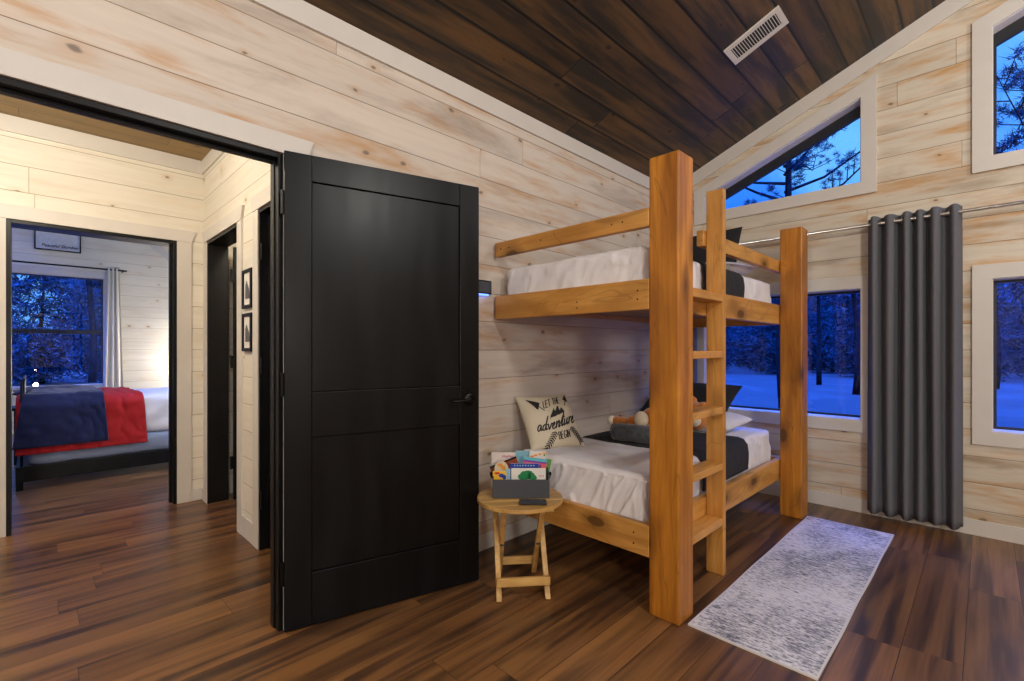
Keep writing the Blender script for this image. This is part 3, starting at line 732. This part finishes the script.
# ---- bin
bn = empty('storage_bin', cam(.042, 2.455, .456), -PI/4); tag(bn, 'charcoal felt bin full of children\'s books', 'storage bin')
w, dd, hf, hb = .1425, .090, .093, .128
bm = bmesh.new(); box(bm, -w, -dd, 0, w, -dd+.006, hf); mk('front', bm, M['bin'], bn, bevel=.003)
mk('back', B(-w, dd-.006, 0, w, dd, hb), M['bin'], bn, bevel=.003); mk('base', B(-w+.006, -dd+.006, 0, w-.006, dd-.006, .005), M['bin'], bn)
side = [(-dd+.006, 0), (dd-.006, 0), (dd-.006, hb), (.03, hb), (-.02, hb-.004), (-.055, hb-.018), (-dd+.006, hf)]
for s in (-w, w-.006):
    bm = bmesh.new(); prism(bm, side, lambda a, b, t: (s+t, a, b), .006); mk('side', bm, M['bin'], bn)
for s in (-1, 1):
    bm = bmesh.new(); tube(bm, [(s*(w+.003), -.03, .085), (s*(w+.010), -.022, .10), (s*(w+.012), 0, .105), (s*(w+.010), .022, .10), (s*(w+.003), .03, .085)], .005, 8); mk('handle', bm, M['plastic'], bn, smooth=True)
# ---- books: lat offset, distance, width, height, lean, roll, cover
def book(lat, d, wd, ht, th, roll, lean, cov, label, z=.4625, cat='book'):
    
    o = mk('book', B(-wd/2, 0, 0, wd/2, th, ht), cov, bevel=.0015)
    o.matrix_world = Matrix.Translation(cam(lat, d, z)) @ RM @ Matrix.Rotation(-lean, 4, 'X') @ Matrix.Rotation(roll, 4, 'Y')
    tag(o, label, cat, 'children\'s books in the felt bin')
    mk('pages', B(-wd/2+.002, .0016, .003, wd/2+.0006, th-.0016, ht+.0006), M['paper'], o); return o
def disc(bm, cx, cz, rx, rz, y=-.0008, n=26, wob=0.0, sd=0):
    vs = [bm.verts.new((cx+rx*math.cos(2*PI*k/n)*(1+wob*math.sin(5*k+sd)), y, cz+rz*math.sin(2*PI*k/n)*(1+wob*math.cos(4*k+sd)))) for k in range(n)]; bm.faces.new(vs)
    ws = [bm.verts.new((v.co.x, y+.0006, v.co.z)) for v in vs]
    for k in range(n): bm.faces.new((vs[k], ws[k], ws[(k+1) % n], vs[(k+1) % n]))
C_ = {n: colm('printed_'+n, *c) for n, c in dict(pinkwhite=(226, 214, 206), pink=(206, 150, 170), sky=(130, 188, 206), rust=(150, 62, 30), cyan=(90, 190, 210), violet=(130, 60, 170), hotpink=(230, 90, 140),
      coral=(232, 96, 78), orange=(236, 160, 60), blue=(30, 60, 160), green=(20, 130, 74), lime=(90, 150, 70), yellow=(244, 190, 40), cream=(226, 208, 176), aqua=(150, 200, 220), red=(200, 50, 40)).items()}
def lat(u, d): return (u-512)/475*d
o = book(lat(503, 2.53), 2.53, .128, .186, .004, 0, 0, C_['pinkwhite'], 'white book with pink lettering at the back left of the bin')
bm = bmesh.new(); 
for i in range(7): disc(bm, -.004+.0085*i, .166+.002*math.sin(i*2), .0042, .006, n=10, wob=.2, sd=i)
mk('cover_picture', bm, C_['pink'], o)
o = book(lat(523, 2.54), 2.542, .085, .192, .006, 0, 0, C_['sky'], 'light blue book sticking up highest in the bin')
o = book(lat(535.5, 2.52), 2.522, .088, .194, .005, math.radians(3), 0, M['paper'], 'white picture book with orange and green drawing at the back')
bm = bmesh.new(); stroke_pts = [(-.03, .166), (-.01, .173), (.012, .180), (.034, .186)]
for x, z in stroke_pts: disc(bm, x, z, .011, .005, n=12, wob=.2, sd=x*90)
mk('cover_picture', bm, C_['orange'], o); bm = bmesh.new(); disc(bm, .036, .176, .006, .006, n=12, wob=.2); mk('cover_picture', bm, C_['lime'], o)
o = book(lat(516, 2.48), 2.490, .150, .150, .006, math.radians(-22), 0, C_['rust'], 'rust brown book with black border tilted in the bin')
o.location = cam(lat(513, 2.49), 2.49, .470)
bm = bmesh.new(); box(bm, -.075, -.0012, .142, .075, 0, .151); mk('cover_border', bm, M['plastic'], o)
o = book(lat(533.5, 2.46), 2.462, .122, .170, .005, math.radians(7), 0, C_['hotpink'], 'rainbow striped book tilted on the right of the bin')
o.location = cam(lat(531, 2.46), 2.462, .466)
for k, (c, z0, z1) in enumerate((('cyan', .155, .170), ('violet', .147, .155), ('coral', .112, .135), ('orange', .09, .112))): mk('cover_stripe', B(-.061, -.0010, z0, .061, 0, z1), C_[c], o)
bm = bmesh.new()
for i in range(6): box(bm, -.035+.012*i, -.0018, .124, -.027+.012*i, -.0010, .138)
mk('cover_lettering', bm, C_['blue'], o)
o = book(lat(543, 2.48), 2.482, .03, .165, .012, math.radians(10), 0, C_['lime'], 'green book edge at the far right of the bin')
o = book(lat(524, 2.43), 2.436, .148, .150, .005, 0, 0, C_['blue'], 'dark blue book behind the white tree book')
bm = bmesh.new()
for i in range(8): disc(bm, -.05+.014*i, .140, .004, .004, n=8)
mk('cover_picture', bm, C_['aqua'], o)
o = book(lat(528, 2.40), 2.402, .174, .134, .004, 0, 0, M['paper'], 'white book with round green tree at the front of the bin')
bm = bmesh.new()
for (x, z, r) in ((-.012, .098, .026), (-.034, .092, .019), (.012, .096, .022), (.026, .088, .016), (-.004, .108, .020), (-.022, .106, .018), (.008, .110, .014)): disc(bm, x, z, r, r*.8, wob=.08, sd=x*50, y=-.0008-abs(x)*.01)
mk('cover_picture', bm, C_['green'], o)
bm = bmesh.new(); 
for i in range(4): box(bm, .052+.007*i, -.001, .092, .056+.007*i, 0, .100)
mk('cover_lettering', bm, C_['pink'], o)
o = book(lat(499, 2.39), 2.392, .068, .122, .005, 0, 0, C_['yellow'], 'yellow and blue book at the front left of the bin')
bm = bmesh.new(); disc(bm, .010, .100, .014, .010, wob=.15); disc(bm, .024, .092, .010, .012, wob=.1); mk('cover_picture', bm, C_['blue'], o)
bm = bmesh.new(); disc(bm, -.012, .112, .014, .006, wob=.2); mk('cover_picture', bm, C_['red'], o)
o = book(lat(507.6, 2.41), 2.412, .022, .128, .004, 0, 0, C_['aqua'], 'pale blue thin book beside the yellow one')
# rounded cream card
bm = bmesh.new(); disc(bm, 0, .118, .036, .040, y=0, n=30); 
o = mk('picture_card', bm, C_['cream']); s = o.modifiers.new('card', 'SOLIDIFY'); s.thickness = .003
o.matrix_world = Matrix.Translation(cam(lat(501, 2.44), 2.452, .463)) @ RM; tag(o, 'round-topped cream picture card at the left of the bin', 'card')
bm = bmesh.new(); disc(bm, -.006, .138, .014, .009, y=-.0022, wob=.2); disc(bm, .01, .125, .012, .01, y=-.0022, wob=.2); mk('cover_picture', bm, C_['orange'], o)

# ------------------------------------------------------------------ rug
rg = bmesh.new(); nx, ny = 60, 16; top = {}
for i in range(nx+1):
    for j in range(ny+1):
        x = 1.9*i/nx; y = .485*j/ny; wv = .0015*math.sin(x*9+1) if j in (0, ny) else 0
        top[i, j] = rg.verts.new((x, y+wv, .008+.0006*nz((x, y, 0), 6)))
for i in range(nx):
    for j in range(ny): rg.faces.new((top[i,j], top[i+1,j], top[i+1,j+1], top[i,j+1]))
r = rg.faces[:]; ex_ = bmesh.ops.extrude_face_region(rg, geom=r)
for v in [g for g in ex_['geom'] if isinstance(g, bmesh.types.BMVert)]: v.co.z = .0005
rug = mk('runner_rug', rg, M['rug'], loc=(1.998, .428, 0)); rug.rotation_euler = (0, 0, math.radians(-.35))
tag(rug, 'distressed grey and white runner rug beside the bunk bed', 'rug')

# ------------------------------------------------------------------ curtains and rods
def curtain(name, a0, a1, zb, zt, pos, folds, amp, mat, label, plane='X', flare=0.0, seed=0.0, ph=0.0, widths=None):
    """eyelet curtain: folds weave in front of and behind the rod"""
    bm = bmesh.new(); nu = folds*16; nv = 40; rows = []
    for j in range(nv+1):
        v = j/nv; z = zb+(zt-zb)*v; row = []
        for i in range(nu+1):
            u = i/nu
            uu = u+(.024*math.sin(u*11+seed)*math.sin(PI*u))+.010*math.sin((1-v)*3+u*12+seed)*(1-v)
            a = a0+(a1-a0)*u
            mid = (a0+a1)/2; a = mid+(a-mid)*(1+flare*(1-v))
            s = math.sin(2*PI*folds*uu+ph); s = math.copysign(abs(s)**.75, s)
            am = amp*(1+.18*math.sin(u*21+seed))*(1-.12*(1-v))
            d = s*am+.006*nz((u*6, v*3, 0), 1, seed)*(1-v)
            zz = z+(.006*math.sin(u*30+seed) if j == 0 else 0)
            row.append(bm.verts.new((pos-d, a, zz) if plane == 'X' else (a, pos-d, zz)))
        rows.append(row)
    for a, b in zip(rows, rows[1:]):
        for k in range(nu): bm.faces.new((a[k], a[k+1], b[k+1], b[k]))
    o = mk(name, bm, mat, smooth=True); s = o.modifiers.new('cloth', 'SOLIDIFY'); s.thickness = .004
    tag(o, label, 'curtain'); return o
c1 = curtain('curtain', .110, .598, .045, 2.128, 4.195, 6, .046, M['curtain'], 'charcoal eyelet curtain hanging between the two low windows', flare=.02, ph=-1.2, seed=1.3)
c2 = curtain('curtain', 1.835, 2.075, .045, 2.128, 4.195, 3, .043, M['curtain'], 'dark curtain bunched in the corner behind the bunk bed', seed=2.0)
for c, ys, in ((c1, [(.13+.0395*k) for k in range(12)]),):
    for y in ys:
        bm = bmesh.new(); n = 18
        pts = [(4.195+.020*math.cos(2*PI*k/n), y, 2.082+.020*math.sin(2*PI*k/n)) for k in range(n+1)]; tube(bm, pts, .003, 6); mk('eyelet', bm, M['steel'], c, smooth=True)
rod = mk('curtain_rod', bmesh.new(), M['steel']); 
bm = bmesh.new(); tube(bm, [(4.195, 2.095, 2.082), (4.195, -1.9, 2.082)], .0115, 14); bm.to_mesh(rod.data); bm.free()
for p in rod.data.polygons: p.use_smooth = True
tag(rod, 'brushed metal curtain rod across the window wall', 'curtain rod')
for y in (2.09, .35, -1.85):
    bm = bmesh.new(); box(bm, 4.276, y-.012, 2.05, 4.288, y+.012, 2.115); box(bm, 4.19, y-.005, 2.060, 4.28, y+.005, 2.070); mk('bracket', bm, M['metal'], rod, bevel=.002)

# ------------------------------------------------------------------ ceiling vent
vy0, vy1, vx0, vx1 = .868, 1.188, 3.110, 3.310
vt = empty('ceiling_vent', ((vx0+vx1)/2, (vy0+vy1)/2, CZ((vy0+vy1)/2))); vt.rotation_euler = (-math.atan(.407), 0, 0)
tag(vt, 'white slotted vent register on the dark ceiling', 'vent')
L_ = (vy1-vy0)/math.cos(math.atan(.407))/2; Wv = .1
mk('register_frame', slab_bm(rect(-Wv, -L_, Wv, L_), [rect(-.066, -L_+.032, .066, L_-.032)], 'Z', -.012, .012), M['ventwhite'], vt, bevel=.002)
mk('duct_opening', B(-.066, -L_+.032, -.0035, .066, L_-.032, -.0005), M['duct'], vt)
ns = 18
for k in range(ns):
    y = -L_+.032+(2*L_-.064)*(k+.5)/ns
    bm = bmesh.new(); box(bm, -.066, -.0030, -.0115, .066, .0012, -.0100); bmesh.ops.transform(bm, matrix=Matrix.Translation((0, y, 0)), verts=bm.verts)
    mk('louver', bm, M['ventwhite'], vt)

# ------------------------------------------------------------------ wall panel beside the door
tp = mk('wall_control_panel', B(1.815, WA-.022, 1.528, 1.947, WA, 1.610), M['plastic'], bevel=.004); tag(tp, 'black touch control panel on the wall behind the open door', 'control panel')
mk('display', B(1.823, WA-.0232, 1.538, 1.938, WA-.0215, 1.601), M['screen'], tp); mk('indicator_light', B(1.83, WA-.020, 1.520, 1.925, WA-.002, 1.5285), M['bluelight'], tp)

# ------------------------------------------------------------------ framed pictures in the hall
for (z0, z1, lb) in ((1.455, 1.700, 'upper of the two small black-framed pictures in the hall'), (1.185, 1.425, 'lower of the two small black-framed pictures in the hall')):
    y0, y1 = 3.185, 3.365
    f = mk('framed_picture', slab_bm(rect(y0, z0, y1, z1), [rect(y0+.022, z0+.022, y1-.022, z1-.022)], 'X', HX-.020, .020), M['jamb'], bevel=.003)
    tag(f, lb, 'picture')
    mk('mat_board', B(HX-.010, y0+.022, z0+.022, HX-.006, y1-.022, z1-.022), M['paper'], f)
    bm = bmesh.new(); prism(bm, [(y0+.05, z0+.06), (y1-.05, z0+.06), (y1-.05, z0+.14), (y1-.07, z1-.07), (y0+.06, z0+.12)], lambda a, b, t: (HX-.012+t, a, b), .002)
    mk('print', bm, colm('grey_photo_print', 92, 92, 94), f)

# ------------------------------------------------------------------ bedroom beyond the doorway
db = empty('bed', (0, 5.8, 0)); tag(db, 'low black-framed bed seen through the hall doorway', 'bed')
def P(name, bm, mat, **k): 
    bmesh.ops.translate(bm, vec=(0, -5.8, 0), verts=bm.verts); return mk(name, bm, mat, db, **k)
P('bed_frame', B(-.12, 5.76, .07, 1.98, 5.80, .20), M['jamb'], bevel=.004); P('bed_frame', B(-.12, 6.74, .12, 1.98, 6.78, .20), M['jamb'], bevel=.004)
P('bed_frame', B(1.95, 5.80, .12, 1.98, 6.74, .20), M['jamb'], bevel=.004); P('platform', B(-.12, 5.80, .16, 1.95, 6.74, .19), M['jamb'])
for x in (-.12, 1.93):
    for y in (5.765, 6.735): P('leg', B(x, y, 0, x+.04, y+.04, .12), M['jamb'])
bm = bmesh.new()
for y in (5.79, 6.75): tube(bm, [(-.085, y, 0), (-.085, y, .94)], .010, 10)
tube(bm, [(-.075, 5.79, .93), (-.075, 6.75, .93)], .012, 8); tube(bm, [(-.075, 5.79, .30), (-.075, 6.75, .30)], .012, 8)
P('headboard', bm, M['jamb'], smooth=True)
for k in range(7):
    y = 5.90+.125*k; bm = bmesh.new(); tube(bm, [(-.075, y, .30), (-.075, y, .62), (-.075, y, .93)], .009, 8); P('spindle', bm, M['steel'] if k % 2 else M['metal'], smooth=True)
o = mk('mattress', soft_box(-.045, 5.79, .19, 1.94, 6.75, .375, .05, 60, .006, 3.0, wrk(3.0, .006)), M['slate'], smooth=True); tag(o, 'grey-blue sheeted lower mattress of the bedroom bed', 'mattress')
o = mk('mattress', soft_box(-.045, 5.81, .378, 1.94, 6.75, .755, .07, 70, .010, 7.0, lambda w, d: .012*math.sin(w.x*20-w.z*14+4*nz(w, 3, 2))*max(0, -d.y)), M['pillowcase'], smooth=True); tag(o, 'thick white sheeted upper mattress of the bedroom bed', 'mattress')
pr = lambda zb, o: [(6.72, .77+o), (5.92, .77+o), (5.84-o, .765+o), (5.79-o, .74), (5.765-o, .70), (5.755-o, zb)]
o = drape(pr(.30, .0), -.12, .72, 70, .018, 3.0, .010, 'bedspread', M['red'], fold=.009, edge=lambda x, j: .08*(j-.4)*(x > .5)); tag(o, 'rumpled red bedspread hanging over the bedroom bed', 'bedspread')
o = drape(pr(.36, .035), -.03, .42, 60, .018, 8.0, .016, 'blanket', M['navy'], fold=.006, edge=lambda x, j: (.05 if x > .1 else -.10*max(0, 1-(x+.03)/.13))*max(0, j-.45)*2); tag(o, 'navy blue velvet blanket at the head of the bedroom bed', 'blanket')
pillow('pillow', .60, .34, .10, M['navy'], basis((.14, 6.56, .785), (1, 0, 0), (0, 1, .04)), 'navy covered pillow hump at the back of the bedroom bed', seed=9)
curtain('curtain', .79, .93, .05, 2.47, 9.60, 3, .03, M['lightcurtain'], 'cream curtain drawn to the side of the bedroom window', plane='Y', flare=.9)
bm = bmesh.new(); tube(bm, [(-1.0, 9.60, 2.43), (1.02, 9.60, 2.43)], .012, 10); rod2 = mk('curtain_rod', bm, M['metal'], smooth=True); tag(rod2, 'thin dark curtain rod over the bedroom window', 'curtain rod')
for x in (-.95, .97): mk('bracket', B(x-.01, 9.60, 2.41, x+.01, 9.70, 2.425), M['metal'], rod2)
# sign
sg = mk('wall_sign', B(-.005, 9.675, 2.655, .475, 9.70, 2.91), plain('grey_sign_board', lin(214, 216, 222), .6, var=.06), bevel=.003); tag(sg, 'framed grey sign with script lettering above the bedroom window', 'sign')
mk('sign_border', slab_bm(rect(-.015, 2.645, .485, 2.92), [rect(.0, 2.66, .470, 2.905)], 'Y', 9.666, .030), M['jamb'], sg)
bm = bmesh.new(); pts = [(.07+.0105*k, 9.672, 2.79+.028*math.sin(k*1.9)+.012*math.sin(k*.7)) for k in range(32)]; tube(bm, pts, .0032, 5); mk('script_lettering', bm, M['paper'], sg)
cu = bpy.data.curves.new('sign_words', 'FONT'); cu.body = 'Peaceful Slumber'; cu.size = .058; cu.shear = .3; cu.extrude = .001; cu.offset = .0008
to = bpy.data.objects.new('sign_lettering', cu); cu.materials.append(M['ink']); me_ = bpy.data.meshes.new_from_object(to); to = bpy.data.objects.new('sign_lettering', me_); link(to, sg); to.location = (.055, 9.672, 2.695); to.rotation_euler = (PI/2, 0, 0)
# rake board on the far bedroom wall
bm = bmesh.new(); prism(bm, [(1.1, BZ(1.1)-.13), (2.28, BZ(2.28)-.13), (2.28, BZ(2.28)), (1.1, BZ(1.1))], lambda a, b, t: (a, 9.68+t, b), .018); trim(bm, label='white raking board on the far bedroom wall')
# bedside lamp (seen as a spark over the bed) and the lamp at the right
def lamp(x, y, zt, r, nm, label, ztab):
    L = empty(nm, (x, y, ztab)); tag(L, label, 'lamp')
    bm = bmesh.new(); lathe(bm, [(.05, 0), (.05, .012), (.014, .02), (.010, zt-ztab-r*1.4), (.018, zt-ztab-r*.9)], seg=18); mk('lamp_base', bm, M['steel'], L, smooth=True)
    bm = bmesh.new(); bmesh.ops.create_uvsphere(bm, u_segments=18, v_segments=12, radius=r, matrix=Matrix.Translation((0, 0, zt-ztab))); mk('bulb', bm, M['warmglow'], L, smooth=True)
def nightstand(x, y, label):
    n = empty('nightstand', (x, y, 0)); tag(n, label, 'nightstand')
    mk('top', B(-.2, -.18, .56, .2, .18, .59), M['jamb'], n, bevel=.004); mk('drawer', B(-.18, -.165, .42, .18, .165, .56), M['jamb'], n, bevel=.003)
    for a in (-.18, .15):
        for b in (-.165, .135): mk('leg', B(a, b, 0, a+.03, b+.03, .42), M['jamb'], n)
nightstand(.02, 7.25, 'small black nightstand behind the bedroom bed'); lamp(.0, 7.2, .815, .022, 'table_lamp', 'tiny bright bedside lamp sparkling at the head of the bedroom bed', .591)
nightstand(1.95, 9.42, 'black nightstand in the far right corner of the bedroom'); lamp(1.95, 9.40, .90, .07, 'table_lamp', 'round lamp in the far corner washing the bedroom wall with light', .591)

# ------------------------------------------------------------------ outside
st(slab('ground', rect(-60, -70, 90, 80), [rect(-2.7, -5.2, 4.4, 9.8)], 'Z', -.62, .1, M['ground']), 'dusky woodland ground outside')
def needle_tuft(bm, c, r, k, rnd):
    for _ in range(k):
        d = Vector((rnd.gauss(0, 1), rnd.gauss(0, 1), rnd.gauss(0, .8)+.3)).normalized(); s = d.cross(Vector((rnd.random()-.5, rnd.random()-.5, rnd.random()-.5))).normalized()*r*.055
        o = c+Vector((rnd.gauss(0, .3), rnd.gauss(0, .3), rnd.gauss(0, .2)))*r
        bm.faces.new([bm.verts.new(o-s), bm.verts.new(o+s), bm.verts.new(o+d*r*(.6+.6*rnd.random()))])
def pine(loc, H, seed, label, group, base=.35, spread=1.0, br=26, tuft=.22, tk=26, tr=.1, twigs=5):
    rnd = random.Random(seed); L = empty('pine_tree', loc); tag(L, label, 'tree', group)
    tb_ = bmesh.new(); lean = rnd.uniform(-.2, .2)
    tp_ = [(lean*(k/8)**2, .1*math.sin(k), H*k/8) for k in range(9)]; tube(tb_, tp_, [tr*(1-.85*k/8) for k in range(9)], 9)
    bb = bmesh.new(); nb = bmesh.new()
    for i in range(br):
        f = base+(1-base)*(i/br); z = H*f; a = i*2.4+rnd.uniform(-.4, .4); ln = H*.26*spread*(1-.62*(f-base)/(1-base))*rnd.uniform(.6, 1.15)
        d = Vector((math.cos(a), math.sin(a), 0)); rise = rnd.uniform(-.05, .35)
        pts = [Vector((lean*f*f, 0, z))+d*ln*q+Vector((0, 0, ln*(rise*q+.35*q*q*rnd.uniform(.4, 1.1)))) for q in (0, .3, .6, .85, 1)]
        tube(bb, pts, [tr*.30, tr*.22, tr*.15, tr*.09, tr*.04], 5, False)
        for w_ in range(twigs):
            q = .35+.65*w_/max(1, twigs-1); k0 = min(3, int(q*4)); p = pts[k0].lerp(pts[k0+1], q*4-k0 if q < 1 else 1)
            sd_ = d.cross(Vector((0, 0, 1)))*rnd.choice((-1, 1)); e = p+(d*.5+sd_*.8+Vector((0, 0, .45)))*ln*.22*rnd.uniform(.6, 1.3)
            tube(bb, [p, p.lerp(e, .5)+Vector((0, 0, -.02)), e], [tr*.08, tr*.06, tr*.03], 4, False)
            for c in (e, p.lerp(e, .6), e+Vector((rnd.gauss(0, .1), rnd.gauss(0, .1), .1))): needle_tuft(nb, c, tuft*rnd.uniform(.7, 1.2), tk, rnd)
    mk('trunk', tb_, M['bark'], L, smooth=True); mk('branches', bb, M['bark'], L, smooth=True); mk('needles', nb, M['needle'], L)
    return L
pine((14.0, 3.75, -.55), 10.5, 3, 'big branching pine filling the sloping corner window', None, base=.34, spread=1.35, br=30, tuft=.12, tk=44, tr=.15, twigs=12)
pine((11.5, -1.9, -.55), 9.5, 11, 'pine reaching into the top right window', None, base=.45, spread=1.2, br=22, tuft=.13, tk=44, tr=.12, twigs=11)
# repeated woodland trees
protos = []
rnd = random.Random(5)
def wood_tree(seed, H, kind):
    if kind == 0: return pine((0, 0, -80), H, seed, 'tall slim pine among the dark woods', 'pines of the woods outside', base=.5, spread=.7, br=16, tuft=.34, tk=22, tr=.13, twigs=4)
    r = random.Random(seed); L = empty('bushy_tree', (0, 0, -80)); tag(L, 'dense leafy tree in the dark woods', 'tree', 'leafy trees of the woods outside')
    a = bmesh.new(); tube(a, [(0, 0, 0), (.1, 0, H*.4), (0, .1, H*.8)], [.14, .10, .04], 7); mk('trunk', a, M['bark'], L, smooth=True)
    b = bmesh.new()
    for _ in range(420):
        th = r.uniform(0, 2*PI); z = H*(.04+.94*r.random()); rad = H*.26*math.sqrt(max(.03, 1-((z/H-.45)/.56)**2))*math.sqrt(r.random())
        needle_tuft(b, Vector((rad*math.cos(th), rad*math.sin(th), z)), .62, 12, r)
    mk('foliage', b, M['needle'], L); return L
protos = [wood_tree(21, 9.0, 0), wood_tree(22, 8.0, 0), wood_tree(23, 7.6, 1), wood_tree(24, 6.6, 1)]
spots = []
def try_add(x, y, k, dmin):
    if all(math.hypot(x-a, y-b) > dmin for a, b, _ in spots): spots.append((x, y, k))
for i in range(70): try_add(rnd.uniform(19, 33), rnd.uniform(-15, 21), rnd.choice((0, 1)), 3.9)
for r_ in range(4):
    for i in range(16): spots.append((36+r_*4.6, -34+i*4.9+(r_ % 2)*2.45+rnd.uniform(-.2, .2), rnd.choice((2, 3))))
for i in range(30): try_add(rnd.uniform(-9, 8), rnd.uniform(16, 25), rnd.choice((0, 1)), 3.9)
for r_ in range(3):
    for i in range(8): spots.append((-17+i*4.9+(r_ % 2)*2.45+rnd.uniform(-.2, .2), 28.5+r_*4.6, rnd.choice((2, 3))))
used = set()
for (x, y, k) in spots:
    src = protos[k]
    if k in used:
        o = src.copy(); COL.objects.link(o)
        for ch in list(src.children):
            c = ch.copy(); COL.objects.link(c); c.parent = o
    else: o = src; used.add(k)
    o.location = (x, y, -.56); o.rotation_euler = (0, 0, rnd.uniform(0, 6.28)); s = rnd.uniform(.85, 1.03); o.scale = (s, s, s)

# ------------------------------------------------------------------ light
def point(name, loc, power, col, r=.1):
    l = bpy.data.lights.new(name, 'POINT'); l.energy = power; l.color = col; l.shadow_soft_size = r
    o = bpy.data.objects.new(name, l); o.location = loc; COL.objects.link(o); return o
WARM = (1.0, .86, .70)
point('ceiling_fan_light', (1.0, -1.3, 2.9), 80, (1.0, .96, .91), .25)
point('ceiling_light', (-.9, .2, 2.7), 40, (1.0, .95, .89), .15)
point('recessed_light', (3.0, -1.7, 3.2), 50, (1.0, .96, .92), .15)
point('unseen_room_fill', (-.9, -2.4, 1.65), 120, (1.0, .96, .92), .25)  # unseen soft fill, added to lighten the lower bunk
point('hall_light', (-.25, 3.15, 2.45), 40, (1.0, .93, .80), .09)
point('side_room_light', (1.14, 2.9, 2.3), 30, (1.0, .92, .78), .12)
point('bedside_light', (1.93, 9.22, .98), 22, (1.0, .94, .86), .07)
point('bedroom_blue_fill', (1.9, 5.4, 2.0), 42, (.55, .70, 1.0), .06)  # unseen bluish fill added to brighten the bedroom, not a lamp there

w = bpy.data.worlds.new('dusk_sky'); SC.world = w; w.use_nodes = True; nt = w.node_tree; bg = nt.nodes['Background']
tc = nt.nodes.new('ShaderNodeTexCoord'); sp_ = nt.nodes.new('ShaderNodeSeparateXYZ'); nt.links.new(tc.outputs['Generated'], sp_.inputs[0])
cr = nt.nodes.new('ShaderNodeValToRGB'); nt.links.new(sp_.outputs[2], cr.inputs[0])
e = cr.color_ramp.elements; e[0].position = 0.0; e[0].color = (.004, .06, .62, 1); e[1].position = .62; e[1].color = (.12, .45, 1.0, 1)
k = cr.color_ramp.elements.new(.25); k.color = (.015, .15, .85, 1)
cl_ = nt.nodes.new('ShaderNodeTexNoise'); cl_.inputs['Scale'].default_value = 5.0; cl_.inputs['Detail'].default_value = 5; nt.links.new(tc.outputs['Generated'], cl_.inputs['Vector'])
c2 = nt.nodes.new('ShaderNodeMapRange'); c2.interpolation_type = 'SMOOTHSTEP'; nt.links.new(cl_.outputs['Fac'], c2.inputs[0]); c2.inputs[1].default_value = .45; c2.inputs[2].default_value = .65; c2.inputs[4].default_value = .55
mxc = nt.nodes.new('ShaderNodeMix'); mxc.data_type = 'RGBA'; nt.links.new(c2.outputs[0], mxc.inputs[0]); nt.links.new(cr.outputs[0], mxc.inputs[6]); mxc.inputs[7].default_value = (.16, .52, 1.0, 1)
hi = nt.nodes.new('ShaderNodeMapRange'); hi.interpolation_type = 'SMOOTHSTEP'; nt.links.new(sp_.outputs[2], hi.inputs[0]); hi.inputs[1].default_value = .58; hi.inputs[2].default_value = .68
mxh = nt.nodes.new('ShaderNodeMix'); mxh.data_type = 'RGBA'; nt.links.new(hi.outputs[0], mxh.inputs[0]); nt.links.new(mxc.outputs[2], mxh.inputs[6]); mxh.inputs[7].default_value = (.03, .13, 1.0, 1)
nt.links.new(mxh.outputs[2], bg.inputs['Color'])
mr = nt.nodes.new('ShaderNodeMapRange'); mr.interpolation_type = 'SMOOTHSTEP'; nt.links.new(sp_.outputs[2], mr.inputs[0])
mr.inputs[1].default_value = .60; mr.inputs[2].default_value = .80; mr.inputs[3].default_value = 1.1; mr.inputs[4].default_value = 23.0; nt.links.new(mr.outputs[0], bg.inputs['Strength'])  # unseen overhead sky boosted to add blue fill light

# ------------------------------------------------------------------ camera
cd = bpy.data.cameras.new('camera'); co = bpy.data.objects.new('camera', cd); COL.objects.link(co)
co.location = (0, 0, 1.2); co.rotation_euler = (PI/2, 0, -PI/4); cd.sensor_width = 36; cd.lens = 475/1024*36; cd.shift_x = 1.3/1024; cd.shift_y = 8.5/1024; cd.clip_start = .05; cd.clip_end = 300
SC.camera = co
SC.view_settings.view_transform = 'Standard'; SC.view_settings.look = 'None'; SC.view_settings.exposure = 0.47; SC.view_settings.gamma = 1.0; SC.view_settings.use_curve_mapping = False
